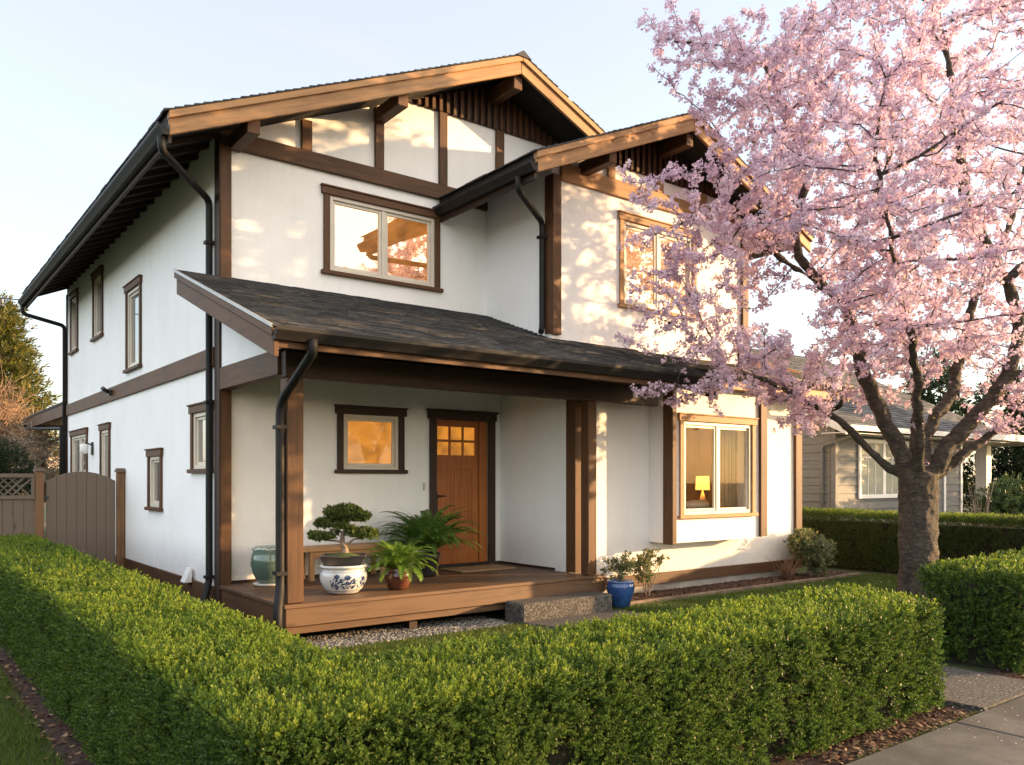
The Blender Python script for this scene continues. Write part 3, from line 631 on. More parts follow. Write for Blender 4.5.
m = MB(); m.box(9.22, 10.98, 8.68, 10.22, .852, 1.16); m.build('duvet', mat_noise('green_bedding', [(.3, (.05, .07, .04)), (.7, (.14, .17, .1))], 6, .9, .6, 9, bdist=.05), t, .06)
m = MB(); m.box(10.45, 11.0, 8.72, 9.2, 1.162, 1.36); pw = m.build('pillow', mat_plain('white_linen', (.75, .7, .62), .9), t); sb = pw.modifiers.new('soft', 'SUBSURF'); sb.levels = 3; sb.render_levels = 3
m = MB(); nF = 60; vs = []
for i in range(nF+1):
    u = i/nF; x = 10.36+.40*u; y = 8.19+.032*math.sin(u*44)+.008*math.sin(u*17); vs += [(x, y, .90), (x, y, 2.62)]
m.add(vs, [(2*i, 2*i+2, 2*i+3, 2*i+1) for i in range(nF)], True)
cu = m.build('curtain', mat_plain('ochre_curtain', (.36, .25, .12), .9)); sol = cu.modifiers.new('cloth', 'SOLIDIFY'); sol.thickness = .004
tag(cu, 'gathered ochre curtain hanging inside the bay window', 'curtain')

# ------------------------------------------------------------------ things on and by the porch
def glaze(name, stops, scale=5, rough=.12, coat=.6):
    m = mat_noise(name, stops, scale, rough, 0, detail=4); b = m.node_tree.nodes['Principled BSDF']; b.inputs['Coat Weight'].default_value = coat; b.inputs['Coat Roughness'].default_value = .06; return m
# teal jar behind the post
c = (3.64, 9.42, .445)
t = thing('planter', 'tall teal glazed jar with brown rim beside the corner post', 'planter', c)
def teal():
    m, n, l, b = nodes('teal_glaze'); v = coords(n, l); sp = n.new('ShaderNodeSeparateXYZ'); l.new(v, sp.inputs[0])
    a = n.new('ShaderNodeMath'); a.operation = 'MULTIPLY_ADD'; a.inputs[1].default_value = .12; l.new(noise(n, l, coords(n, l, (22, 22, 4)), 1, 4), a.inputs[0]); l.new(sp.outputs[2], a.inputs[2])
    mr = n.new('ShaderNodeMapRange'); mr.inputs[1].default_value = .50; mr.inputs[2].default_value = 1.0; l.new(a.outputs[0], mr.inputs[0])
    r = ramp(n, [(0, (.050, .085, .070)), (.6, (.085, .13, .102)), (.84, (.14, .20, .16)), (.89, (.42, .47, .41)), (.93, (.15, .12, .08)), (.985, (.10, .045, .022))]); l.new(mr.outputs[0], r.inputs[0]); l.new(r.outputs[0], b.inputs['Base Color'])
    b.inputs['Roughness'].default_value = .15; b.inputs['Coat Weight'].default_value = .6; return m
m = MB(); m.lathe([(0, .02), (.125, .02), (.13, .03), (.19, .15), (.215, .25), (.205, .34), (.185, .40), (.195, .415), (.2, .435), (.19, .45), (.165, .44), (.16, .40), (.0, .38)], c, 40); m.build('jar', teal(), t)
m = MB(); m.lathe([(0, 0), (.17, 0), (.185, .025), (.17, .028), (0, .02)], c, 32); m.build('saucer', mat_plain('pale_ceramic', (.5, .47, .42), .4), t)
# bench
t = thing('bench', 'plain wooden bench standing against the porch wall behind the bonsai', 'bench', (4.8, 9.5, .445))
m = MB(); m.box(4.0, 5.30, 9.38, 9.74, .80, .855); m.build('seat', M['bench_x'], t, .008)
for x in (4.14, 5.12):
    for y in (9.40, 9.66): m = MB(); m.box(x, x+.06, y, y+.06, .446, .798); m.build('leg', M['bench_z'], t, .005)
m = MB(); m.box(4.2, 5.12, 9.40, 9.42, .72, .798); m.build('apron', M['bench_x'], t, .004)
# blue and white bowl with painted flowers
c = (4.03, 8.27, .445)
t = thing('planter', 'round white and blue porcelain bowl with painted flowers under the bonsai tray', 'planter', c)
prof = [(0, .012), (.14, .012), (.15, 0), (.165, .012), (.205, .05), (.248, .13), (.256, .19), (.245, .235), (.228, .262), (.236, .278), (.255, .286), (.257, .305), (.245, .312), (.225, .305), (.215, .27), (0, .25)]
m = MB(); m.lathe(prof, c, 48); bowl = m.build('bowl', glaze('porcelain_glaze', [(.3, (.50, .51, .48)), (.7, (.63, .63, .60))]), t)
# painted decoration as thin inlaid strokes following the wall of the bowl
def rad(z):
    for (r0, z0), (r1, z1) in zip(prof[3:10], prof[4:11]):
        if z0 <= z <= z1: return r0+(r1-r0)*(z-z0)/(z1-z0)
    return .25
dm = MB(); AZ0 = math.atan2(-c[1], -c[0])       # the decoration faces the street corner
def stroke(az, z, az2, z2, w, n=6):
    vs = []; fs = []
    for i in range(n+1):
        f = i/n; a = az+(az2-az)*f; zz = z+(z2-z)*f; ww = w*math.sin(math.pi*(.08+.84*f)); d = Vector((az2-az, (z2-z)/.25)); nn = Vector((-d.y, d.x)).normalized()
        for s in (-1, 1):
            a2, z3 = a+s*nn.x*ww/.25, zz+s*nn.y*ww; r_ = rad(z3)+.002; vs.append((c[0]+r_*math.cos(a2), c[1]+r_*math.sin(a2), c[2]+z3))
    for i in range(n): fs.append((2*i, 2*i+1, 2*i+3, 2*i+2))
    dm.add(vs, fs)
rr = random.Random(4)
for cx_, cz_, pr_ in ((.18, .19, .03), (-.28, .20, .026), (.95, .17, .026)):
    for k in range(7):
        a = k*2*math.pi/7; stroke(AZ0+cx_, cz_, AZ0+cx_+math.cos(a)*pr_/.25*1.3, cz_+math.sin(a)*pr_, .011)
for k in range(60):
    a = AZ0+rr.uniform(-.62, .5); z = .075+rr.uniform(0, .10)-abs(a-AZ0)*.02; ang = rr.uniform(-.7, .9); L = rr.uniform(.02, .04); stroke(a, z, a+math.cos(ang)*L/.25, z+math.sin(ang)*L, .008)
stroke(AZ0-.4, .10, AZ0+.18, .19, .004); stroke(AZ0+.05, .07, AZ0+.22, .185, .004); stroke(AZ0-.5, .16, AZ0-.28, .20, .004); stroke(AZ0+.95, .08, AZ0+.95, .17, .004)
for k in range(14): a = AZ0+.95+rr.uniform(-.3, .3); z = rr.uniform(.07, .13); stroke(a, z, a+rr.uniform(-.1, .1), z+.03, .007)
for z in (.040, .243):
    for k in range(48): a = k*2*math.pi/48; stroke(a, z, a+2*math.pi/48*1.05, z, .0028, 2)
dm.build('painted_flowers', mat_plain('cobalt_paint', (.026, .045, .115), .25, var=.4), bowl)
# bonsai in its tray on the bowl
BK = mat_noise('bonsai_bark', [(.3, (.12, .085, .06)), (.7, (.32, .25, .19))], 18, .9, .6, 60)
c = (4.03, 8.27, .757)
t = thing('bonsai_tree', 'small bonsai tree with flat leaf pads in a dark tray on the painted bowl', 'bonsai', c)
m = MB(); th_ = R(-30)
def tray_ring(sx, sy, z): return [(c[0]+math.cos(th_)*a*sx-math.sin(th_)*b_*sy, c[1]+math.sin(th_)*a*sx+math.cos(th_)*b_*sy, c[2]+z) for a, b_ in ((-1, -1), (1, -1), (1, 1), (-1, 1))]
rings = [tray_ring(.20, .13, .0), tray_ring(.235, .16, .085), tray_ring(.25, .175, .088), tray_ring(.25, .175, .105), tray_ring(.225, .15, .105), tray_ring(.22, .145, .09)]
vs = [p for r_ in rings for p in r_]; fs = [(0, 3, 2, 1), (20, 21, 22, 23)]
for i in range(5):
    for k in range(4): k2 = (k+1) % 4; fs.append((i*4+k, i*4+k2, i*4+4+k2, i*4+4+k))
m.add(vs, fs); m.build('tray', mat_plain('dark_clay', (.06, .048, .042), .5), t, .006, recalc=True)
Rg = (0.793, -0.609)      # horizontal direction across the view
def bp(a, b_, z): return (c[0]+a*Rg[0]+b_*.609, c[1]+a*Rg[1]+b_*.793, c[2]+z)
m = MB(); m.tube([bp(.02, 0, .09), bp(.015, 0, .16), bp(-.015, .01, .24), bp(-.01, 0, .32), bp(.03, 0, .40), bp(.04, 0, .48)], [.05, .034, .028, .024, .017, .01], 10)
m.tube([bp(-.01, 0, .24), bp(-.08, -.02, .255), bp(-.18, -.02, .26)], [.016, .012, .006], 7); m.tube([bp(-.01, 0, .21), bp(.06, .01, .23), bp(.11, 0, .27), bp(.19, 0, .28)], [.018, .014, .01, .006], 7)
m.tube([bp(0, 0, .33), bp(-.06, .02, .37), bp(-.15, .02, .385)], [.014, .01, .006], 7); m.tube([bp(.02, 0, .37), bp(.07, .02, .42), bp(.13, .02, .44)], [.012, .009, .005], 7)
for k in range(6): a = k*1.05; m.tube([bp(.02, 0, .12), bp(.02+.06*math.cos(a), .06*math.sin(a), .093)], [.025, .008], 6)
m.build('trunk', BK, t)
m = MB(); m.lathe([(0, .135), (.08, .12), (.19, .095), (.2, .088)], (c[0], c[1], c[2]), 18); m.build('moss', mat_noise('moss', [(.3, (.03, .05, .012)), (.7, (.09, .12, .03))], 30, .95, .8, 60), t)
pads0 = [((.03, 0, .525), (.125, .11, .06)), ((-.06, 0, .49), (.08, .09, .04)), ((.12, 0, .47), (.09, .09, .045)), ((-.15, .02, .405), (.115, .10, .042)), ((-.20, -.02, .275), (.105, .09, .038)), ((.20, 0, .30), (.12, .10, .05)), ((-.02, -.05, .385), (.06, .06, .03))]
pads = [((a*1.16, b_*1.1, .09+(z-.09)*1.08), (ra*1.22, rb*1.2, rz*1.35)) for (a, b_, z), (ra, rb, rz) in pads0]
r = random.Random(31); pads += [((a+r.uniform(-1, 1)*ra*1.1, b_+r.uniform(-.8, .8)*rb, z+r.uniform(-.3, .7)*rz), (ra*.40, rb*.40, rz*.62)) for (a, b_, z), (ra, rb, rz) in pads for _ in range(5)]
sv, sf = sprig(7, .026, .029, LEAF6*np.array([1.3, 1, 1]), LEAF6F, (40, 80), 3); parts = []
for (a, b_, z), (ra, rb, rz) in pads:
    n = int(620*ra*rb/.0125); p = rng.normal(size=(n, 3)); p = unit(p)*(rng.uniform(0, 1, (n, 1))**.35); p[:, 2] = np.where(p[:, 2] < 0, p[:, 2]*.45, p[:, 2])
    keep = vnoise(p*np.array([ra, rb, rz])*30+a*9, 1.0, 3) > .42; p = p[keep]
    q = np.stack([a+p[:, 0]*ra, b_+p[:, 1]*rb, z+p[:, 2]*rz], 1)
    w = np.array(c)+np.stack([q[:, 0]*Rg[0]+q[:, 1]*.609, q[:, 0]*Rg[1]+q[:, 1]*.793, q[:, 2]], 1)
    ax = p*np.array([1, 1, .8])+np.array([0, 0, .7])+rng.normal(scale=.35, size=p.shape); parts.append(instance(sv, sf, w, frames(ax), rng.uniform(.7, 1.2, len(p))))
V, F = merge(parts)
M['bonsai'] = mat_leaf('bonsai_leaves', [(.15, (.040, .062, .016)), (.5, (.095, .135, .032)), (.9, (.20, .24, .06))], .35)
npmesh('crown', V, F, M['bonsai'], t)
# ferns
def fern(t, c, mat, nf, L, W_, rise, droop, seed):
    r = random.Random(seed); Vp, Fp, o = [], [], 0
    for i in range(nf):
        az = i*2.39996+r.uniform(-.3, .3); k = (i+.5)/nf; el = R(86-k*rise+r.uniform(-8, 8)); ln = L*r.uniform(.72, 1.08); h = Vector((math.cos(az), math.sin(az), 0)); side = Vector((-h.y, h.x, 0))
        p = Vector(c)+h*.03; n = 25; ang = el; tw = r.uniform(-.35, .35)
        for j in range(n):
            f = (j+.5)/n; d = h*math.cos(ang)+Vector((0, 0, math.sin(ang))); p = p+d*ln/n; ang -= R(droop)*(.35+1.3*f)/n; up = side.cross(d)
            if f < .1: continue
            pw = W_*min(1, 3.5*f)*(1-f)**.55+.006
            for s in (-1, 1):
                sd_ = side*s*math.cos(tw*s)+up*math.sin(tw)*.6; e = (sd_+d*.5-up*.22).normalized()*pw; wv = d*(ln/n*.78)
                q = [p-wv*.5, p+wv*.5, p+e*.6+wv*.55, p+e, p+e*.6-wv*.45]
                Vp += [tuple(q[0]), tuple(q[1]), tuple(q[2]), tuple(q[3])]; Fp.append((o, o+1, o+2, o+3)); o += 4
                Vp += [tuple(q[0]), tuple(q[3]), tuple(q[4]), tuple(q[0]+up*.0005)]; Fp.append((o+3, o, o+1, o+2)); o += 4
            w2 = side*.0022; Vp += [tuple(p-w2-d*ln/n), tuple(p+w2-d*ln/n), tuple(p+w2), tuple(p-w2)]; Fp.append((o, o+1, o+2, o+3)); o += 4
    npmesh('fronds', np.array(Vp), np.array(Fp), mat, t)
c = (5.60, 9.10, .445)
t = thing('potted_fern', 'large dark green sword fern in a black pot beside the front door', 'potted plant', c)
m = MB(); m.lathe([(0, 0), (.13, 0), (.14, .02), (.17, .24), (.185, .25), (.185, .29), (.165, .29), (.15, .25), (0, .24)], c, 28); m.build('pot', mat_plain('black_pot', (.022, .02, .019), .4), t)
M['fern_d'] = mat_leaf('dark_fern', [(.15, (.045, .10, .024)), (.5, (.10, .20, .042)), (.9, (.20, .32, .075))], .45)
fern(t, (c[0], c[1], c[2]+.27), M['fern_d'], 150, .82, .10, 46, 88, 5)
c = (4.66, 8.18, .445)
t = thing('potted_fern', 'small bright green fern in a brown glazed pot at the deck edge', 'potted plant', c)
m = MB(); m.lathe([(0, 0), (.105, 0), (.115, .015), (.15, .1), (.158, .15), (.145, .2), (.13, .225), (.138, .245), (.122, .245), (.115, .22), (0, .21)], c, 32); m.build('pot', glaze('brown_glaze', [(.3, (.055, .018, .009)), (.7, (.12, .042, .02))], 9), t)
M['fern_l'] = mat_leaf('light_fern', [(.15, (.06, .13, .015)), (.5, (.13, .24, .03)), (.9, (.24, .36, .06))], .4)
fern(t, (c[0], c[1], c[2]+.22), M['fern_l'], 84, .46, .085, 66, 90, 8)
# door mat
m = MB(); m.box(6.12, 7.02, 9.05, 9.6, .445, .463); tag(m.build('doormat', mat_noise('coir', [(.3, (.24, .14, .065)), (.7, (.42, .27, .14))], 60, .95, .8, 150), bevel=.006), 'tan coir doormat lying before the front door', 'doormat')
# concrete step
m = MB(); m.box(5.86, 7.30, 7.43, 7.785, -.02, .25); tag(m.build('concrete_step', M['aggregate'], bevel=.02), 'exposed aggregate concrete step block in front of the deck', 'step')

# ------------------------------------------------------------------ leafy plants
def leafy(name, parent, centres, n, tv, tf, mat, sc=(.8, 1.2), up=.4, shell=.5, gap=.35, gs=4, seed=1):
    """sprigs spread through a set of ellipsoid lobes (centre, radii)"""
    parts = []
    tot = sum(r[0]*r[1]+r[1]*r[2]+r[0]*r[2] for _, r in centres)
    for c_, r_ in centres:
        k = int(n*(r_[0]*r_[1]+r_[1]*r_[2]+r_[0]*r_[2])/tot); r_ = np.array(r_)
        p = unit(rng.normal(size=(k, 3)))*(rng.uniform(0, 1, (k, 1))**shell); w = np.array(c_)+p*r_
        keep = vnoise(w, gs, seed) > gap; p, w = p[keep], w[keep]
        ax = p/r_*r_.mean()+np.array([0, 0, up])+rng.normal(scale=.4, size=p.shape)
        parts.append(instance(tv, tf, w, frames(ax), rng.uniform(*sc, len(p))))
    V, F = merge(parts); return npmesh(name, V, F, mat, parent)
def stems(parent, base, tips, r0=.012, r1=.003, mat=None, name='stem', seed=1):
    r = random.Random(seed); m = MB()
    for tp in tips:
        b_ = Vector(base)+Vector((r.uniform(-.04, .04), r.uniform(-.04, .04), 0)); t_ = Vector(tp); mid = (b_+t_)/2+Vector((r.uniform(-.06, .06), r.uniform(-.06, .06), .04))
        m.tube([b_, (b_+mid)/2+Vector((0, 0, .02)), mid, (mid+t_)/2, t_], [r0, r0*.85, (r0+r1)/2, r1*1.4, r1], 5)
    return m.build(name, mat or BK, parent)
SHR = mat_leaf('shrub_leaves', [(.15, (.045, .065, .022)), (.5, (.12, .145, .055)), (.85, (.30, .27, .15))], .35, .5)
lv, lf = sprig(9, .05, .05, LEAF6, LEAF6F, (45, 85), 5)
c = (7.62, 7.62, .04)
t = thing('potted_shrub', 'cobalt blue glazed pot with a small leafy shrub beside the concrete step', 'potted plant', c)
m = MB(); m.lathe([(0, 0), (.11, 0), (.12, .015), (.165, .14), (.183, .24), (.18, .29), (.165, .315), (.178, .335), (.16, .34), (.15, .31), (0, .29)], c, 36); m.build('pot', glaze('cobalt_glaze', [(.3, (.015, .045, .14)), (.7, (.03, .085, .24))], 8), t)
leafy('foliage', t, [((7.60, 7.64, .55), (.19, .18, .15)), ((7.70, 7.6, .62), (.12, .12, .12)), ((7.5, 7.66, .52), (.10, .1, .1))], 190, lv, lf, SHR, gap=.45, gs=9)
stems(t, (7.62, 7.62, .33), [(7.55, 7.65, .62), (7.72, 7.6, .68), (7.66, 7.66, .6), (7.5, 7.66, .58)])
t = thing('shrub', 'loose young shrub growing in the mulch just behind the blue pot', 'shrub', (8.52, 8.0, .03))
leafy('foliage', t, [((8.40, 8.0, .50), (.13, .12, .14)), ((8.62, 8.0, .56), (.17, .14, .12)), ((8.5, 8.0, .35), (.14, .12, .10)), ((8.80, 7.98, .62), (.10, .1, .06))], 260, lv, lf, SHR, gap=.40, gs=9, seed=4)
stems(t, (8.52, 8.0, .03), [(8.38, 8.0, .6), (8.68, 8.0, .6), (8.82, 7.98, .64), (8.52, 7.98, .5), (8.6, 8.04, .55)], seed=3)
t = thing('shrub', 'rounded grey green rhododendron at the far corner of the wing', 'shrub', (12.75, 7.95, .03))
leafy('foliage', t, [((12.45, 7.98, .58), (.36, .30, .25)), ((12.2, 7.95, .66), (.22, .22, .17)), ((12.7, 7.95, .45), (.24, .25, .24)), ((12.5, 7.85, .28), (.28, .2, .18))], 900, lv, lf, SHR, sc=(1.1, 1.6), gap=.36, gs=6, seed=6)
stems(t, (12.45, 7.97, .03), [(12.2, 7.9, .65), (12.5, 7.85, .6), (12.7, 7.9, .5), (12.45, 8.0, .7)], .02, seed=5)
t = thing('dry_shrub', 'bare reddish brown twiggy shrub beside the rhododendron', 'shrub', (11.75, 7.95, .03))
r = random.Random(8)
stems(t, (11.75, 7.95, .03), [(11.75+r.uniform(-.38, .38), 7.95+r.uniform(-.2, .2), r.uniform(.22, .5)) for _ in range(70)], .006, .0015, mat_noise('dry_twigs', [(.3, (.10, .05, .03)), (.7, (.26, .15, .09))], 20, .9, 0), seed=9, name='twigs')

# ------------------------------------------------------------------ flower bed, gravel, grass, litter
gp('soil_strip', .80, 1.06, 2.64, 14.2, .004, M['soil']); gp('soil_strip', 1.06, 6.27, 2.632, 3.2, .006, M['soil']); gp('soil_strip', 7.43, 14, 2.632, 3.2, .006, M['soil'])
gp('mulch_bed', LX0+.25, 13.6, 7.80, 8.40, .02, M['soil'])
m = MB(); m.box(7.75, 13.6, 7.72, 7.79, -.02, .055); tag(m.build('edging', mat_noise('edging_stone', [(.3, (.12, .085, .06)), (.7, (.25, .185, .13))], 6, .9, .4, 60), bevel=.008), kind='structure')
def chips(name, n, x, y, z, size, mat, flat=.4, mask=None):
    tv = np.array([(-1, -1, -1), (1, -1, -1), (1, 1, -1), (-1, 1, -1), (-.7, -.7, 1), (.7, -.7, 1), (.7, .7, 1), (-.7, .7, 1)])*np.array([.5, .5, .5*flat]); tf = np.array([(4, 5, 6, 7), (0, 1, 5, 4), (1, 2, 6, 5), (2, 3, 7, 6), (3, 0, 4, 7)])
    p = np.stack([rng.uniform(*x, n), rng.uniform(*y, n), np.full(n, z)+rng.uniform(0, size*.3, n)], 1)
    if mask is not None: p = p[mask(p)]
    ax = np.array([0, 0, 1])+rng.normal(scale=.35, size=p.shape); V, F = instance(tv, tf, p, frames(ax), rng.uniform(.5, 1.3, len(p))*size)
    return tag(npmesh(name, V, F, mat), kind='stuff')
M['mulch'] = mat_noise('bark_mulch', [(.2, (.022, .011, .008)), (.5, (.06, .03, .02)), (.85, (.13, .07, .045))], 20, .95, 0, per_island=.6)
chips('mulch', 6500, (7.6, 13.5), (7.80, 8.32), .03, .045, M['mulch'])
M['pebble'] = mat_noise('pebbles', [(.2, (.07, .064, .057)), (.5, (.17, .155, .135)), (.85, (.36, .34, .31))], 9, .85, 0, per_island=.8)
chips('gravel', 6500, (2.9, 5.85), (7.58, 8.3), .004, .022, M['pebble'], .7)
M['grass'] = mat_leaf('grass_blades', [(.15, (.030, .062, .010)), (.5, (.075, .125, .018)), (.9, (.15, .18, .035))], .4)
def grass(name, n, regions, h=.045):
    parts = []; A = sum((b_-a)*(d-c_) for a, b_, c_, d in regions)
    for a, b_, c_, d in regions:
        k = int(n*(b_-a)*(d-c_)/A); p = np.stack([rng.uniform(a, b_, k), rng.uniform(c_, d, k), np.zeros(k)], 1); p = p[vnoise(p, 2.5, 5)+rng.uniform(-.3, .3, len(p)) > .2]
        ax = np.array([0, 0, 1])+rng.normal(scale=.42, size=p.shape); ax[:, 2] = np.abs(ax[:, 2]); tv = np.array([(-.05, 0, 0), (.05, 0, 0), (.035, .10, .6), (.0, .24, 1.0)])
        parts.append(instance(tv, np.array([(0, 1, 2, 3)]), p, frames(ax), rng.uniform(.5, 1.3, len(p))*h))
    V, F = merge(parts); return tag(npmesh(name, V, F, M['grass']), kind='stuff')
grass('lawn', 240000, [(1.9, 5.9, 3.75, 7.5), (7.42, 13.9, 3.8, 7.68)], .05)
grass('side_lawn', 300000, [(-2.2, .86, 3.0, 10.5), (-3.6, .86, 10.5, 14.4)], .05)
grass('joint_weeds', 2600, [(5.9, 7.9, 2.612, 2.66), (4.6, 5.9, 2.60, 2.66)], .035)
M['litter'] = mat_noise('leaf_litter', [(.2, (.05, .022, .012)), (.5, (.13, .06, .03)), (.85, (.26, .17, .09))], 12, .9, 0, per_island=.8)
def flakes(name, n, x, y, z, size, mat, mask=None):
    p = np.stack([rng.uniform(*x, n), rng.uniform(*y, n), np.full(n, z)], 1)
    if mask is not None: p = p[mask(p)]
    ax = np.array([0, 0, 1])+rng.normal(scale=.25, size=p.shape); V, F = instance(LEAF4[:, [0, 2, 1]]*np.array([1, 1, .6]), LEAF4F, p, frames(ax), rng.uniform(.5, 1.3, len(p))*size)
    return tag(npmesh(name, V, F, mat), kind='stuff')
V1 = []
for i, (n, x, y) in enumerate(((900, (4.4, 6.15), (2.63, 2.95)), (500, (.80, 1.05), (2.6, 9)), (500, (7.5, 9.5), (2.63, 2.95)))):
    p = np.stack([rng.uniform(*x, n), rng.uniform(*y, n), rng.uniform(.012, .03, n)], 1); ax = np.array([0, 0, 1])+rng.normal(scale=.35, size=p.shape)
    V1.append(instance(LEAF6[:, [0, 2, 1]], LEAF6F, p, frames(ax), rng.uniform(.5, 1.2, n)*.05))
V, F = merge(V1); tag(npmesh('leaf_litter', V, F, M['litter']), kind='stuff')

# ------------------------------------------------------------------ hedges
HEDGE = mat_leaf('hedge_leaves', [(.12, (.020, .044, .009)), (.40, (.042, .082, .014)), (.68, (.075, .125, .021)), (.93, (.13, .17, .035)), (.985, (.16, .09, .03))], .36, .48, 1.3, .22, 1.7)
SUNLIT_SHOOT = mat_leaf('hedge_sunlit_growth', [(.12, (.065, .115, .016)), (.45, (.12, .18, .022)), (.75, (.185, .23, .028)), (.95, (.27, .28, .04))], .45, .5, 1.3, .2, 1.1)  # paler yellow-green shoots that also paint the sun on the hedge tops
YEW = mat_leaf('yew_leaves', [(.15, (.015, .030, .006)), (.5, (.035, .062, .010)), (.9, (.10, .13, .022))], .3, .45)
CORE = mat_noise('hedge_twigs', [(.3, (.010, .010, .004)), (.7, (.03, .026, .014))], 25, .95, .8, 60)
def hedge(name, label, boxes, dens, sv, sf, mat, rad_=.07, lump=.04, depth=.09, cam_fade=None, group=None, z0=.05, shoots=.5, gapt=.335):
    x0 = min(b_[0] for b_ in boxes); y0 = min(b_[2] for b_ in boxes)
    t = thing(name, label, 'hedge', ((boxes[0][0]+boxes[0][1])/2, (boxes[0][2]+boxes[0][3])/2, 0), group)
    parts = []; young = []; core = MB()
    for bi, (a, b_, c_, d, e, f) in enumerate(boxes):
        lo, hi = np.array([a, c_, e]), np.array([b_, d, f]); ctr = (lo+hi)/2; hf = (hi-lo)/2
        core.box(a+.14, b_-.14, c_+.14, d-.14, 0 if bi == 0 else .002, f-.14-.003*bi)
        sx, sy, sz = hi-lo
        for face, area in (((0, -1), sy*sz), ((0, 1), sy*sz), ((1, -1), sx*sz), ((1, 1), sx*sz), ((2, 1), sx*sy)):
            n = int(area*dens); p = rng.uniform(-1, 1, (n, 3))*hf; p[:, face[0]] = face[1]*hf[face[0]]
            inner = np.clip(p, -(hf-rad_), hf-rad_); dd = p-inner; dd[:, 2] = np.where(p[:, 2] < 0, 0, dd[:, 2]); nn = unit(dd+1e-6*np.sign(p)); q = ctr+inner+nn*rad_; q[:, 2] = np.where(p[:, 2] < 0, ctr[2]+p[:, 2], q[:, 2])
            if cam_fade is not None:
                dist = np.linalg.norm(q[:, :2], axis=1); kp = rng.uniform(0, 1, n) < np.clip((cam_fade/np.maximum(dist, .1))**1.3, .22, 1); q, nn = q[kp], nn[kp]
            for bj, o in enumerate(boxes):
                if bj != bi:
                    ins = (q[:, 0] > o[0]+.05) & (q[:, 0] < o[1]-.05) & (q[:, 1] > o[2]+.05) & (q[:, 1] < o[3]-.05) & (q[:, 2] < o[5]-.05); q, nn = q[~ins], nn[~ins]
            lm = vnoise(q*np.array([1, 1, .55]), 7.0, 2)*.6+vnoise(q*np.array([1, 1, .6]), 17, 9)*.4
            big = vnoise(q, 1.6, 7)-.5
            q = q+nn*((lm-.55)*2*lump+big*.03)[:, None]-nn*(rng.uniform(0, 1, (len(q), 1))**1.6*depth)
            kp = lm+rng.uniform(-.10, .10, len(q)) > (gapt if face[0] < 2 else gapt-.06); q, nn, lm = q[kp], nn[kp], lm[kp]
            ax = nn*rng.uniform(.35, 1.1, (len(q), 1))+np.array([0, 0, .62])+rng.normal(scale=.38, size=q.shape)
            dist = np.linalg.norm(q[:, :2], axis=1); gs_ = np.clip((dist/(cam_fade or 5.0))**.55, 1, 1.75) if cam_fade else np.ones(len(q))
            pr_ = shoots*np.clip((nn[:, 2]-.25)*1.7, 0, 1)*np.clip(.55+1.2*(lm-.35)+.9*(vnoise(q, 1.1, 40)-.4), 0.15, 1); ym = rng.uniform(0, 1, len(q)) < pr_; size = rng.uniform(.65, 1.3, len(q))*gs_; fr = frames(ax)  # upward-facing sprigs take the paler, sunlit colour
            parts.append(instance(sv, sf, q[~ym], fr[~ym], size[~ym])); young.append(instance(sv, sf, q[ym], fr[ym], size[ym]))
    V, F = merge(parts); npmesh('leaves', V, F, mat, t); core.build('branches', CORE, t)
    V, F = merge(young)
    if len(V): npmesh('new_shoots', V, F, SUNLIT_SHOOT, t)
    return t
RND = LEAF6*np.array([1.45, 1, 1]); hv, hf_ = sprig(9, .046, .0195, RND, LEAF6F, (30, 78), 2)
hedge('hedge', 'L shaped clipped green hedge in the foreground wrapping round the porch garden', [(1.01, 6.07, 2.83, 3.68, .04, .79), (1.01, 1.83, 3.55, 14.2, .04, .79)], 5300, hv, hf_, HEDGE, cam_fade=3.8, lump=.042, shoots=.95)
hv2, hf2 = sprig(8, .06, .030, LEAF4*np.array([1.3, 1, 1]), LEAF4F, (30, 75), 3)
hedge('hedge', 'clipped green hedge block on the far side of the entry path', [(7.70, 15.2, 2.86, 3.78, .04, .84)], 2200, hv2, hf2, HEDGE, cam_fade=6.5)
yv, yf = sprig(9, .07, .032, LEAF4*np.array([.6, 1, 1]), LEAF4F, (35, 75), 6)
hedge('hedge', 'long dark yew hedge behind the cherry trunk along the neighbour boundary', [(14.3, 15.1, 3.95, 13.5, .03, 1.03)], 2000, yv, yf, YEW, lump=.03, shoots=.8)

# ------------------------------------------------------------------ fence and gate
POST = mat_wood('brown_post', (.07, .035, .016), (.20, .105, .05), 'z', .8)
g = thing('gate', 'weathered grey arched board gate between two brown posts', 'gate', (2.55, 14.5, 0))
for k in range(7):
    x0, x1 = 2.06+k*.1405, 2.06+(k+1)*.1405-.0025; az = lambda x: 1.655+.155*(1-((x-2.55)/.5)**2)
    m = MB(); m.hexa([(x0, 14.49, .08), (x1, 14.49, .08), (x1, 14.515, .08), (x0, 14.515, .08), (x0, 14.49, az(x0)), (x1, 14.49, az(x1)), (x1, 14.515, az(x1)), (x0, 14.515, az(x0))]); m.build('board', M['grey_z'], g, .004)
m = MB(); m.box(2.07, 3.03, 14.517, 14.56, .35, .46); m.box(2.07, 3.03, 14.517, 14.56, 1.35, 1.46); m.build('rail', M['grey_x'], g)
m = MB(); m.box(2.0, 2.09, 14.478, 14.489, 1.38, 1.42); m.box(2.0, 2.09, 14.478, 14.489, .38, .42); m.build('hinge', M['black_metal'], g)
def post(x, label, y=14.5, zt=1.80):
    t = thing('fence_post', label, 'post', (x, y, 0), 'posts either side of the gate')
    m = MB(); m.box(x-.055, x+.055, y-.055, y+.055, -.1, zt); m.build('shaft', POST, t, .006)
    m = MB(); m.box(x-.075, x+.075, y-.075, y+.075, zt+.001, zt+.04); m.box(x-.06, x+.06, y-.06, y+.06, zt+.041, zt+.065); m.build('cap', M['grey_x'], t, .006); return t
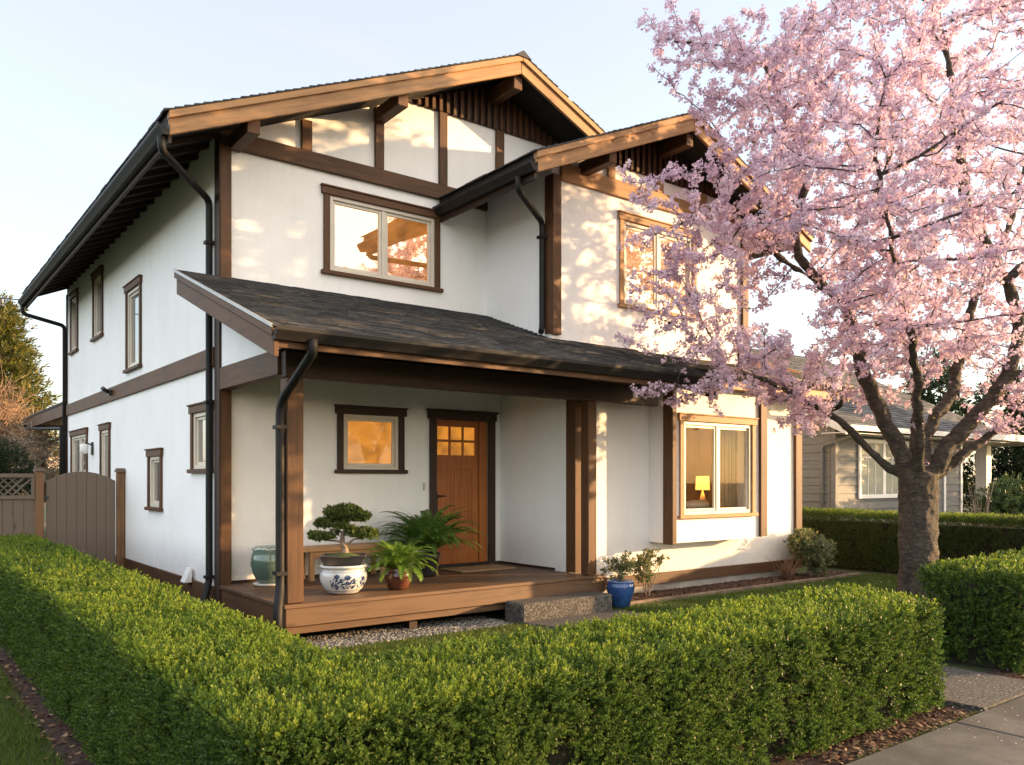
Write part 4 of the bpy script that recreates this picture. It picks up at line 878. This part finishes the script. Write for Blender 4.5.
post(1.965, 'brown square fence post left of the gate at the lattice fence'); post(3.115, 'brown square gate post standing against the white house wall')
f = thing('fence', 'weathered board fence with a lattice top left of the gate', 'fence', (.5, 14.5, 0))
m = MB(); x = -1.6; k = 0
while x < 1.88: m.box(x, min(x+.135, 1.90), 14.49, 14.512, .05, 1.38); x += .14
m.build('boards', M['grey_z'], f, .003)
m = MB(); m.box(-1.6, 1.905, 14.465, 14.535, 1.381, 1.44); m.box(-1.6, 1.905, 14.465, 14.535, 1.71, 1.77); m.box(1.86, 1.905, 14.47, 14.53, 1.441, 1.709); m.box(-1.6, -1.555, 14.47, 14.53, 1.441, 1.709); m.build('rail', M['grey_x'], f, .004)
m = MB()
for k in range(-16, 36):
    for s in (-1, 1):
        x0 = -1.6+k*.11; p = [(x0, 1.445), (x0+s*.26, 1.705)]
        if min(p[0][0], p[1][0]) < -1.56 or max(p[0][0], p[1][0]) > 1.86: continue
        yy = 14.492 if s > 0 else 14.504; m.slab((p[0][0], yy, p[0][1]), (p[1][0], yy, p[1][1]), (0, .008, 0), (.034, 0, 0))
m.build('lattice', M['grey_x'], f)

# ------------------------------------------------------------------ cherry tree
def mat_bark():
    m, n, l, b = nodes('cherry_bark'); v = coords(n, l, (4.5, 4.5, 30)); fa = noise(n, l, v, 1.0, 7, .7, 2.6); fb = noise(n, l, coords(n, l), 10, 8, .75, .5)
    fm_ = n.new('ShaderNodeMixRGB'); fm_.inputs[0].default_value = .42; l.new(fa, fm_.inputs[1]); l.new(fb, fm_.inputs[2]); f = fm_.outputs[0]; f2 = noise(n, l, coords(n, l), 3.5, 5)
    r = ramp(n, [(.36, (.014, .010, .008)), (.5, (.055, .041, .031)), (.64, (.17, .135, .105))]); l.new(f, r.inputs[0])
    r2 = ramp(n, [(.45, (1, 1, 1)), (.7, (.75, .80, .55))]); l.new(f2, r2.inputs[0])
    mu = n.new('ShaderNodeMixRGB'); mu.blend_type = 'MULTIPLY'; mu.inputs[0].default_value = .8; l.new(r.outputs[0], mu.inputs[1]); l.new(r2.outputs[0], mu.inputs[2])
    l.new(mu.outputs[0], b.inputs['Base Color']); b.inputs['Roughness'].default_value = .85; bump(n, l, f, b, 1.0, .06); return m
M['bark'] = mat_bark()
t = thing('cherry_tree', 'cherry tree in full pink blossom with a stout ringed trunk beside the hedges', 'tree', (11.0, 5.43, 0))
TB = np.array([11.0, 5.43, 0]); TR = np.array([.793, -.609, 0]); TF = np.array([.609, .793, 0])
def tw(p): p = np.asarray(p, float); return TB+p[..., 0:1]*TR+p[..., 1:2]*TF+p[..., 2:3]*np.array([0, 0, 1.])
limbs = [  # (parent limb, points across / depth / height)
    [(-.28, .05, 1.70), (-.62, .1, 2.08), (-1.0, .1, 2.46), (-1.5, 0, 2.72), (-2.1, -.2, 2.98), (-2.7, -.5, 3.05)],
    [(-.15, 0, 1.75), (-.24, .05, 2.15), (-.45, .1, 2.6), (-.62, .12, 3.03), (-.8, .1, 3.55), (-.98, .1, 4.08), (-1.26, .1, 4.32), (-1.58, .15, 4.86), (-1.5, .1, 5.74), (-1.8, .0, 6.7), (-2.1, 0, 7.3)],
    [(-.8, .1, 3.55), (-.86, .3, 4.3), (-.7, .4, 5.1), (-.42, .4, 5.5), (-.2, .3, 6.3)],
    [(.0, .1, 1.75), (.06, .25, 2.3), (.27, .6, 2.8), (.4, 1.0, 3.4), (.3, 1.4, 4.3), (.6, 1.7, 5.4)],
    [(.08, .02, 1.75), (.17, .1, 2.3), (.6, .3, 2.85), (.9, .6, 3.5), (1.3, .9, 4.4), (1.9, 1.1, 5.5), (2.2, 1.2, 6.6)],
    [(.14, -.05, 1.75), (.36, -.1, 2.14), (.77, -.2, 2.64), (1.0, -.25, 2.98), (1.15, -.3, 3.54), (.97, -.35, 4.25), (.46, -.4, 5.08), (.35, -.4, 5.97), (.18, -.4, 7.07), (-.03, -.4, 8.0)],
    [(1.0, -.25, 2.98), (1.5, -.4, 3.2), (2.3, -.6, 3.8), (3.0, -.7, 4.6)],
    [(.24, .0, 1.72), (.75, .05, 2.12), (1.2, .05, 2.38), (1.8, .1, 2.5), (2.7, .2, 2.8)],
    [(-.05, -.12, 1.75), (-.25, -.5, 2.4), (-.6, -1.1, 3.2), (-1.1, -1.7, 4.1), (-1.5, -2.1, 5.2)],
    [(.97, -.35, 4.25), (1.5, -.9, 5.0), (1.9, -1.3, 6.0)],
    [(-1.26, .1, 4.32), (-2.0, -.1, 4.7), (-2.7, -.3, 5.3)],
]
def envelope(n):
    p = rng.uniform(-1, 1, (n, 3)); rr = np.linalg.norm(p, axis=1); p = p[(rr < 1) & (rr > .30)]
    q = p*np.array([3.75, 2.9, 3.15])+np.array([.15, -.25, 5.05]); zz = q[:, 2]
    q[:, 0] -= np.clip(4.2-zz, 0, 2)*.12
    q = q[(q[:, 2] > 2.1+.10*np.abs(q[:, 0]+.2)-.3*np.clip(-q[:, 0]-2.4, 0, 1))]
    # flat sprays reaching out low on the house side
    k = n//6; s = np.stack([rng.uniform(-4.1, -1.4, k), rng.uniform(-1.3, .7, k), np.zeros(k)], 1); s[:, 2] = 2.55+.10*(s[:, 0]+4)+rng.uniform(0, 1.1, k)
    k2 = n//8; s2 = np.stack([rng.uniform(-4.25, -2.8, k2), rng.uniform(-1.4, .4, k2), rng.uniform(3.2, 7.3, k2)], 1)
    k3 = n//7; s3 = np.stack([rng.uniform(-2.9, -.3, k3), rng.uniform(-1.1, 1.2, k3), rng.uniform(2.75, 5.2, k3)], 1)
    k4 = n//8; s4 = np.stack([rng.uniform(-3.4, -1.3, k4), rng.uniform(-1.3, .6, k4), rng.uniform(4.5, 7.3, k4)], 1)
    q = np.concatenate([q, s, s2, s3, s4]); w = tw(q)
    keep = (w[:, 1] < 7.0) & (q[:, 1] < 1.5) & (q[:, 0] < 3.0) & (vnoise(w, .95, 21) > .34+.10*np.clip(q[:, 0]+q[:, 2]*.35-1.4, 0, 1)) & ((w[:, 2] > 3.15) | ((w[:, 2] > 2.7) & (q[:, 1] > .5)) | (q[:, 0] < -1.2) | ((q[:, 0] > .8) & (q[:, 0] < 1.9)))
    return w[keep]
A = envelope(16000); A = A[rng.permutation(len(A))[:6000]]
N = []; par = []; gen = []
def addn(p, q): N.append(np.asarray(p, float)); par.append(q); return len(N)-1
tr_pts = [(0, 0, -.05), (0, 0, .3), (.0, 0, .7), (-.005, 0, 1.1), (0, 0, 1.45), (0, .0, 1.68)]
last = -1
for p in tr_pts: last = addn(tw(p), last)
FORK = last; ends = []
def nearest(p): return int(np.argmin(np.linalg.norm(np.array(N)-p, axis=1)))
LR = {}
for L, r0_ in zip(limbs, (.066, .118, .055, .062, .105, .118, .06, .078, .07, .05, .04)):
    w = tw(np.array(L)); j = FORK if L[0][2] < 1.8 else nearest(w[0]); prev = w[0]
    for k in range(1, len(w)):
        nseg = max(1, int(round(np.linalg.norm(w[k]-w[k-1])/.16)))
        p0, p1, p2, p3 = w[max(k-2, 0)], w[k-1], w[k], w[min(k+1, len(w)-1)]
        for s_ in range(1, nseg+1):
            u = s_/nseg; q = .5*((2*p1)+(-p0+p2)*u+(2*p0-5*p1+4*p2-p3)*u*u+(-p0+3*p1-3*p2+p3)*u**3)
            j = addn(q+rng.normal(scale=.012, size=3), j); LR[j] = r0_*(1-.72*((k-1+u)/(len(w)-1)))
STEP, KILL, INF = .14, .21, 1.6
alive = np.ones(len(A), bool); P = np.array(N); D = np.linalg.norm(A[:, None]-P[None], axis=2); nd = D.min(1); ni = D.argmin(1)
for it in range(90):
    ok = alive & (nd < INF)
    if not ok.any(): break
    acc = {}
    for a in np.nonzero(ok)[0]:
        acc.setdefault(ni[a], []).append(a)
    new = []
    for k, lst in acc.items():
        if k < FORK: continue
        d = unit(unit(A[lst]-N[k]).sum(0)+np.array([0, 0, .05])*len(lst)+rng.normal(scale=.12, size=3)); new.append((N[k]+d*STEP, k))
    if not new: break
    for p, k in new:
        i = addn(p, k); dn = np.linalg.norm(A-p, axis=1); b_ = dn < nd; nd[b_] = dn[b_]; ni[b_] = i
    alive &= nd > KILL
# side twigs
base_n = len(N); kids = [0]*base_n
for q in par[:base_n]:
    if q >= 0: kids[q] += 1
for i in range(FORK+25, base_n):
    if kids[i] <= 1 and rng.uniform() < .30:
        d0 = unit(N[i]-N[par[i]]); d = unit(d0*.6+rng.normal(size=3)*.8+np.array([0, 0, .15])); j = i
        for s_ in range(rng.integers(1, 4)): d = unit(d+rng.normal(scale=.25, size=3)); j = addn(N[j]+d*.11, j)
n = len(N); P = np.array(N); cnt = np.zeros(n); ch = [[] for _ in range(n)]
for i in range(n):
    if par[i] >= 0: ch[par[i]].append(i)
rad_ = np.zeros(n); EXP = 2.25
for i in range(n-1, -1, -1):
    rad_[i] = .0042 if not ch[i] else sum(rad_[c_]**EXP for c_ in ch[i])**(1/EXP)
rad_ = np.minimum(rad_, .10)
for k, v in LR.items(): rad_[k] = max(min(rad_[k], v*1.15), v)
for i, r_ in zip(range(FORK+1), (.30, .255, .245, .235, .245, .27)): rad_[i] = r_
# limb starts swell where they leave the trunk
mb = MB(); tb = MB()
starts = [0]
def chain(i):
    out = [i]
    while ch[out[-1]]:
        c_ = max(ch[out[-1]], key=lambda k: rad_[k]); out.append(c_)
    return out
done = set(); stack = [0]
while stack:
    s_ = stack.pop(); c_ = chain(s_)
    pts = [P[k] for k in c_]; rs = [rad_[k] for k in c_]
    if par[s_] >= 0: pts = [P[par[s_]]]+pts; rs = [min(rad_[par[s_]], rs[0]*1.3)]+rs
    big = rs[min(1, len(rs)-1)] > .03
    if len(pts) > 1:
        (mb if big else tb).tube(pts, rs, 14 if s_ == 0 else (9 if big else 5))
    for k in c_:
        for q in ch[k]:
            if q not in c_: stack.append(q)
o = mb.build('trunk', M['bark'], t); tb.build('branches', M['bark'], t)
rm = o.modifiers.new('grown_together', 'REMESH'); rm.mode = 'VOXEL'; rm.voxel_size = .017; rm.use_smooth_shade = True
smo = o.modifiers.new('smooth', 'SMOOTH'); smo.factor = .5; smo.iterations = 6
tx = bpy.data.textures.new('bark_lumps', 'CLOUDS'); tx.noise_scale = .16
dp = o.modifiers.new('lumps', 'DISPLACE'); dp.texture = tx; dp.strength = .06; dp.mid_level = .5; dp.texture_coords = 'GLOBAL'
# blossom
def petal_tpl():
    V = []; F = []; o = 0
    for k in range(5):
        a = k*2*math.pi/5; ca, sa = math.cos(a), math.sin(a)
        for x, y, z in ((.0, .0, 0), (.52, -.36, .10), (1.0, 0, .30), (.52, .36, .10)):
            V.append((x*ca-y*sa, x*sa+y*ca, z))
        F.append((o, o+1, o+2, o+3)); o += 4
    return np.array(V), np.array(F)
pv_, pf_ = petal_tpl()
thin = np.nonzero((rad_ < .019) & (np.arange(n) > FORK+30))[0]
cp = []; 
for i in thin:
    k = 3 if rad_[i] > .011 else 4
    if vnoise(P[i:i+1], 1.9, 4)[0] < .27: k = 1
    if (P[i]-TB) @ TR > 1.75+.6*min(0, (P[i]-TB) @ TF) and rng.uniform() < .75: k = 0
    if (P[i]-TB) @ TR < -.8 and k > 2: k += 1
    for _ in range(k):
        u = rng.uniform(); cp.append(P[i]*(u)+P[par[i]]*(1-u)+rng.normal(scale=.034, size=3))
cp = np.array(cp); nf = 8
fp = np.repeat(cp, nf, 0); off = unit(rng.normal(size=fp.shape)+np.array([0, 0, -.1])); fp = fp+off*rng.uniform(.014, .048, (len(fp), 1))
V, F = instance(pv_, pf_, fp, frames(off+rng.normal(scale=.35, size=off.shape)), rng.uniform(.016, .0235, len(fp)))
def mat_petal():
    m, n, l, b = nodes('cherry_petals')
    a = n.new('ShaderNodeMath'); a.operation = 'MULTIPLY_ADD'; a.inputs[1].default_value = .5; l.new(island(n), a.inputs[0])
    s = n.new('ShaderNodeMath'); s.operation = 'MULTIPLY'; s.inputs[1].default_value = .5; l.new(noise(n, l, coords(n, l), 1.6, 3), s.inputs[0]); l.new(s.outputs[0], a.inputs[2])
    r = ramp(n, [(.12, (.49, .28, .41)), (.35, (.66, .485, .60)), (.6, (.76, .63, .725)), (.9, (.85, .79, .84))]); l.new(a.outputs[0], r.inputs[0]); l.new(r.outputs[0], b.inputs['Base Color'])
    b.inputs['Roughness'].default_value = .6; b.inputs['Specular IOR Level'].default_value = .2
    tt = n.new('ShaderNodeBsdfTranslucent'); l.new(r.outputs[0], tt.inputs[0]); x = n.new('ShaderNodeMixShader'); x.inputs[0].default_value = .45
    l.new(b.outputs[0], x.inputs[1]); l.new(tt.outputs[0], x.inputs[2]); l.new(x.outputs[0], n['Material Output'].inputs[0]); return m
npmesh('blossom', V, F, mat_petal(), t)
# young bronze leaves at the tips
idx = rng.choice(thin, 900); lp_ = P[idx]+rng.normal(scale=.05, size=(900, 3))
lv3, lf3 = sprig(4, .03, .05, LEAF4, LEAF4F, (30, 60), 9)
V, F = instance(lv3, lf3, lp_, frames(rng.normal(size=(900, 3))+np.array([0, 0, .8])), rng.uniform(.5, 1.1, 900))
npmesh('young_leaves', V, F, mat_leaf('young_leaves', [(.2, (.10, .10, .02)), (.6, (.20, .19, .04)), (.9, (.26, .15, .05))], .45), t)
print('cherry nodes', n, 'clusters', len(cp))
# fallen petals
k = 3500; p = np.stack([rng.uniform(5.5, 13.5, k), rng.uniform(.9, 7.6, k), np.zeros(k)], 1); p[:, 2] = np.where(p[:, 1] < 2.64, .042, .05)
V, F = instance(LEAF4[:, [0, 2, 1]]*np.array([1.4, 1, 1]), LEAF4F, p, frames(np.array([0, 0, 1])+rng.normal(scale=.2, size=p.shape)), rng.uniform(.010, .018, k))
tag(npmesh('fallen_petals', V, F, bpy.data.materials['cherry_petals']), kind='stuff')

# a second cherry across the road: its reflection shows in the upper window
t2 = t.copy(); COL.objects.link(t2); t2.location = (16.8, -12.0, 0); t2.scale = (1.32, 1.32, 1.36); t2.rotation_euler = (0, 0, R(140))
for ch_ in list(t.children): c2 = ch_.copy(); COL.objects.link(c2); c2.parent = t2
t2['label'] = 'second tall cherry tree in bloom standing across the road'
for q in (t, t2): q['group'] = 'flowering cherry trees along the street'


# ------------------------------------------------------------------ neighbour and background
WHITE2 = mat_plain('weathered_white', (.50, .50, .50), .5, 0, .4, .08)
nh = thing('house', 'grey lap sided single storey neighbour house with white window and dark shingle roof', 'house', (19.5, 10.0, 0))
SID = mat_noise('grey_siding', [(.3, (.125, .125, .12)), (.7, (.175, .175, .168))], 5, .7, .2, 80, stretch=(1, 1, 6))
m = MB(); z = .1
NX0, NX1, NY = 16.56, 22.5, 10.0
while z < 2.95:
    # each course of siding leans out at its foot
    m.hexa([(NX0, NY-.022, z), (NX1, NY-.022, z), (NX1, NY+.1, z), (NX0, NY+.1, z), (NX0, NY-.004, z+.178), (NX1, NY-.004, z+.178), (NX1, NY+.1, z+.178), (NX0, NY+.1, z+.178)])
    m.hexa([(NX0-.022, NY+.101, z), (NX0+.1, NY+.101, z), (NX0+.1, 20, z), (NX0-.022, 20, z), (NX0-.004, NY+.101, z+.178), (NX0+.1, NY+.101, z+.178), (NX0+.1, 20, z+.178), (NX0-.004, 20, z+.178)])
    z += .182
m.build('siding', SID, nh)
m = MB(); m.prism([(NY, 2.9), (20, 2.9), (15, 5.38)], [], sidew(NX0-.004), 0, -.1); m.box(NX1-.1, NX1, NY, 20, .1, 2.95); m.build('wall', SID, nh)
m = MB(); m.box(NX0-.03, NX0+.06, NY-.035, NY-.023, .1, 2.75); m.box(NX0-.036, NX0-.024, NY-.03, NY+.08, .1, 2.75); m.build('corner_board', SID, nh)
m = MB(); m.box(NX1-.07, NX1+.03, NY-.04, NY-.023, .1, 2.75); m.box(21.5, 21.6, NY-.045, NY-.023, .1, 2.75); m.build('corner_board', M['white_paint'], nh)
nsl = .36
m = MB(); m.hexa([(16.0, 9.4, 2.72), (24, 9.4, 2.72), (24, 15, 5.43), (16.0, 15, 5.43), (16.0, 9.4, 2.84), (24, 9.4, 2.84), (24, 15, 5.55), (16.0, 15, 5.55)])
m.hexa([(16.0, 15.001, 5.43), (24, 15.001, 5.43), (24, 20.6, 2.72), (16.0, 20.6, 2.72), (16.0, 15.001, 5.55), (24, 15.001, 5.55), (24, 20.6, 2.84), (16.0, 20.6, 2.84)]); rf = m.build('roof', M['felt'], nh)
M['shingle_grey'] = mat_noise('grey_shingles', [(.2, (.035, .036, .038)), (.5, (.075, .076, .08)), (.85, (.14, .14, .145))], 9, .95, .6, 140, 6, per_island=.5)
ncs = 1/math.sqrt(1+0.484**2); shingles((15.98, 9.37, 2.83), (1, 0, 0), (0, ncs, 0.484*ncs), 8, 6.0, (0, -0.484*ncs, ncs), course=.15, seed=12).build('shingles', M['shingle_grey'], rf)
m = MB(); m.slab((15.96, 9.38, 2.62), (15.96, 15, 5.34), (.03, 0, 0), (0, 0, .19)); m.slab((15.96, 15.002, 5.34), (15.96, 20.6, 2.62), (.03, 0, 0), (0, 0, .19)); m.build('barge_board', WHITE2, nh)
m = MB(); m.slab((15.99, 9.42, 2.64), (15.99, 14.9, 5.29), (.6, 0, 0), (0, 0, .02)); m.box(15.99, 24, 9.41, NY-.03, 2.66, 2.68); m.build('soffit', WHITE2, nh)
m = MB(); m.box(15.99, 24, 9.28, 9.39, 2.71, 2.82); m.build('gutter', WHITE2, nh)
pp = pipe([(16.3, 9.36, 2.72), (16.3, 9.36, 2.62), (16.46, 10.25, 2.42), (16.46, 10.25, .1)], nh, .04); pp.data.materials[0] = SID
window(front(NY-.022), (17.45, 19.6, 1.27, 2.60), M['glass_side'], leaves=2, jamb=.09, head=.10, timber='white', name='window') if False else None
def white_window(x0, x1, z0, z1):
    root = MB(); y = NY-.024
    for a, b_, c_, d in ((x0, x0+.09, z0, z1), (x1-.09, x1, z0, z1), (x0+.091, x1-.091, z0, z0+.09), (x0+.091, x1-.091, z1-.09, z1)): root.box(a, b_, y-.045, y, c_, d)
    w = root.build('window', M['white_paint'], nh, .004)
    s_ = MB(); mid = (x0+x1)/2; s_.box(mid-.05, mid+.05, y-.035, y-.001, z0+.091, z1-.091)
    for a, b_ in ((x0+.1, mid-.055), (mid+.055, x1-.1)):
        for k in (1, 2): xx = a+(b_-a)*k/3; s_.box(xx-.008, xx+.008, y-.022, y-.013, z0+.1, z1-.1)
        s_.box(a, b_, y-.021, y-.014, z1-.42, z1-.404)
    s_.build('muntins', M['white_paint'], w)
    for a, b_ in ((x0+.091, mid-.051), (mid+.051, x1-.091)):
        p = MB(); p.box(a, b_, y-.012, y-.002, z0+.091, z1-.091); p.build('pane', mat_glass('curtained_glass', (.32, .33, .27), .22), w)
white_window(17.45, 19.65, 1.25, 2.60)
m = MB(); m.box(25.0, 25.3, 10.4, 10.7, 0, 2.70); m.build('porch_post', M['white_paint'], nh)
m = MB(); m.box(22.6, 28, 9.3, 9.42, 2.70, 2.88); m.box(22.6, 28, 9.421, 14, 2.71, 2.87); m.build('porch_roof', WHITE2, nh)
# plants by the neighbour house
RH = mat_leaf('rhododendron_leaves', [(.15, (.020, .040, .012)), (.5, (.05, .085, .022)), (.9, (.12, .16, .05))], .25)
rv, rfc = sprig(9, .09, .10, LEAF6*np.array([.8, 1, 1]), LEAF6F, (55, 90), 7)
t = thing('shrub', 'large glossy rhododendron bush in front of the white porch post', 'shrub', (20.6, 7.9, 0))
leafy('foliage', t, [((20.6, 7.9, 1.0), (.85, .8, .75)), ((21.1, 7.6, .8), (.6, .6, .6)), ((20.1, 8.1, .9), (.55, .5, .7))], 1500, rv, rfc, RH, gap=.3, gs=3)
stems(t, (20.6, 7.9, 0), [(20.3, 7.9, 1.2), (20.9, 7.7, 1.2), (20.6, 8.1, 1.4)], .04, .01)
t = thing('bare_shrub', 'bare branching shrub against the neighbour wall right of the cherry trunk', 'shrub', (19.4, 8.2, 0))
r = random.Random(3); tips = [(19.4+r.uniform(-.6, .6), 8.2+r.uniform(-.3, .3), r.uniform(.9, 1.75)) for _ in range(34)]; stems(t, (19.4, 8.2, 0), tips, .016, .003, BK, 'twigs', 4)
# dark evergreens behind the neighbour porch
DK = mat_leaf('dark_evergreen', [(.15, (.008, .018, .006)), (.5, (.018, .036, .011)), (.9, (.045, .07, .022))], .2)
ev, ef = sprig(9, .22, .16, LEAF4*np.array([.8, 1, 1]), LEAF4F, (35, 75), 4)
def evergreen(name, label, x, y, h, rx, n, mat, seed, trunk_h=.5, group=None, lobes=9):
    t = thing(name, label, 'tree', (x, y, 0), group); r = random.Random(seed); L = []
    for k in range(lobes):
        z = h*(.12+.80*k/(lobes-1)); w_ = rx*(1-.55*k/(lobes-1)); a = r.uniform(0, 6.28); L.append(((x+math.cos(a)*w_*.35, y+math.sin(a)*w_*.35, z), (w_*r.uniform(.6, .85), w_*r.uniform(.6, .85), h*.13)))
    leafy('crown', t, L, n, ev, ef, mat, sc=(.8, 1.5), gap=.34, gs=2.2, shell=.4, seed=seed)
    m = MB(); m.tube([(x, y, 0), (x, y, h*.5), (x, y, h*.92)], [rx*.10, rx*.07, .02], 8); m.build('trunk', BK, t)
for i, (x, y, h, rx) in enumerate(((27.5, 13.2, 5.6, 1.9), (30.2, 11.6, 5.2, 2.0), (33.5, 10.5, 5.8, 2.2))):
    evergreen('evergreen_tree', ['dark evergreen tree behind the white porch post of the neighbour', 'dark evergreen tree filling the gap right of the neighbour porch post', 'dark evergreen tree beyond the right end of the yew hedge'][i], x, y, h, rx, 2600, DK, 30+i, group='dark evergreens beside the neighbour porch')
t = thing('shrub', 'pale flowering bush at the right edge before the dark evergreens', 'shrub', (24.0, 8.0, 0))
leafy('foliage', t, [((24.0, 8.0, 1.3), (.7, .7, .75)), ((23.8, 8.0, .6), (.7, .7, .6))], 700, rv, rfc, mat_leaf('pale_leaves', [(.2, (.09, .12, .06)), (.6, (.32, .34, .25)), (.9, (.55, .55, .46))], .3), gap=.33, gs=3)
stems(t, (24, 8, 0), [(23.8, 8, 1.4), (24.3, 8, 1.4)], .03)
# left background: conifer, bare tree, clipped bush, carport
CON = mat_leaf('golden_conifer', [(.12, (.03, .045, .012)), (.45, (.09, .10, .02)), (.85, (.20, .17, .035))], .3)
t = thing('conifer', 'tall conifer with golden green foliage rising behind the back yard', 'tree', (3.2, 31, 0))
cx_, cy_ = 3.15, 31.0; parts = []; tm = MB(); tm.tube([(cx_, cy_, 0), (cx_, cy_, 4), (cx_, cy_, 7.5)], [.24, .16, .02], 8); r = random.Random(12)
cv, cf = sprig(8, .26, .2, LEAF4*np.array([.55, 1, 1]), LEAF4F, (25, 60), 11)
for k in range(150):
    f = (k/150)**.85; z = .7+f*6.6; a = k*2.4+r.uniform(-.4, .4); ln = (1.95*(1-f)**.72+.10)*r.uniform(.65, 1.12); d = np.array([math.cos(a), math.sin(a), .0])
    tip = np.array([cx_, cy_, z])+d*ln+np.array([0, 0, .28*ln]); tm.tube([(cx_, cy_, z), tuple((np.array([cx_, cy_, z])+tip)/2+np.array([0, 0, -.05])), tuple(tip)], [.035*(1-f)+.01, .018, .005], 5)
    q = int(26*ln)+6; u = rng.uniform(.25, 1.02, (q, 1)); p = np.array([[cx_, cy_, z]])*(1-u)+tip*u+rng.normal(scale=.11, size=(q, 3)); ax = d+np.array([0, 0, .55])+rng.normal(scale=.45, size=(q, 3)); parts.append(instance(cv, cf, p, frames(ax), rng.uniform(.6, 1.25, q)))
V, F = merge(parts); npmesh('crown', V, F, CON, t); tm.build('trunk', BK, t)
ORG = mat_noise('bare_orange_twigs', [(.3, (.17, .095, .055)), (.7, (.36, .24, .15))], 6, .85, 0)
def bare_tree(x, y, h, rx, label, mat, seed, n=130, droop=0):
    t = thing('bare_tree', label, 'tree', (x, y, 0)); r = random.Random(seed); m = MB(); m.tube([(x, y, 0), (x+.05, y, h*.35)], [.13, .09], 8); tr_ = m.build('trunk', BK, t); m = MB()
    for k in range(n):
        a = r.uniform(0, 6.28); q = r.random()**.5; z0 = h*r.uniform(.25, .5); tx_, ty_ = x+math.cos(a)*rx*q, y+math.sin(a)*rx*q; tz = h*(1-.45*q*q)*r.uniform(.75, 1)
        mid = Vector((x+(tx_-x)*.45, y+(ty_-y)*.45, z0+(tz-z0)*.65)); e = Vector((tx_, ty_, tz-droop*h*q)); m.tube([(x, y, z0), mid, e], [.03, .016, .005], 4)
        for j in range(9):
            u = r.uniform(.4, 1); b_ = mid*(1-u)+e*u; d = Vector((r.gauss(0, 1), r.gauss(0, 1), r.gauss(.5, .8)-droop*3)).normalized()*r.uniform(.25, .7); m.tube([b_, b_+d*.5+Vector((0, 0, .03)), b_+d], [.009, .007, .003], 3)
    m.build('branches', mat, t)
bare_tree(2.3, 26.5, 4.9, 1.7, 'bare tree with glowing orange twigs in front of the conifer', ORG, 21, 150)
bare_tree(3.3, 24.6, 3.5, 1.1, 'pale grey bare tree half hidden behind the rear lean-to roof', mat_noise('pale_twigs', [(.3, (.22, .17, .12)), (.7, (.46, .38, .29))], 6, .9, 0), 23, 90, .12)
t = thing('shrub', 'dark rounded evergreen bush behind the lattice fence', 'shrub', (2.1, 19.0, 0))
leafy('foliage', t, [((2.05, 19, 1.45), (.40, .5, .98)), ((1.55, 19, 1.40), (.5, .6, .98)), ((1.0, 19.0, 1.3), (.5, .5, .95))], 9000, yv, yf, DK, sc=(1.2, 2.0), gap=.12, gs=4, shell=.25)
stems(t, (1.7, 19, 0), [(1.6, 19, 1.5), (1.9, 19, 1.4)], .05, .01)
t = thing('carport', 'small cream post and beam carport far behind the gate', 'carport', (4.4, 30, 0))
CR = mat_plain('cream_timber', (.55, .44, .33), .6)
m = MB()
for x in (3.5, 4.55, 5.6):
    for y in (27.5, 29.5): m.box(x, x+.18, y, y+.18, 0, 2.0)
m.build('post', CR, t); m = MB(); m.hexa([(3.2, 27.3, 2.01), (6.2, 27.3, 2.01), (6.2, 29.9, 2.01), (3.2, 29.9, 2.01), (3.9, 27.6, 2.35), (5.5, 27.6, 2.35), (5.5, 29.6, 2.35), (3.9, 29.6, 2.35)]); m.build('roof', CR, t)
m = MB(); m.box(3.5, 5.7, 27.52, 27.6, .9, 1.0); m.box(3.5, 5.7, 27.52, 27.6, .3, .4); m.build('rail', CR, t)
# evergreens added out of view to shade the front of the neighbour house

for i, (x, y, h, rx) in enumerate(((26.3, 5.9, 5.2, 1.9), (30.5, 4.6, 5.6, 2.2))):
    evergreen('evergreen_tree', ['unseen evergreen tree added to shade the neighbour porch', 'second unseen evergreen tree added to shade the neighbour house'][i], x, y, h, rx, 2600, DK, 50+i)

m = MB(); A_, B_ = Vector((2.36, 19.85, 5.42)), Vector((-22, 34, 8.2)); m.tube([A_*(1-k/14)+B_*(k/14)-Vector((0, 0, 1.2*(k/14)*(1-k/14))) for k in range(15)], .012, 5)
tag(m.build('overhead_cable', M['black_metal']), 'thin overhead cable slung from the rear eave corner out to the left', 'cable')
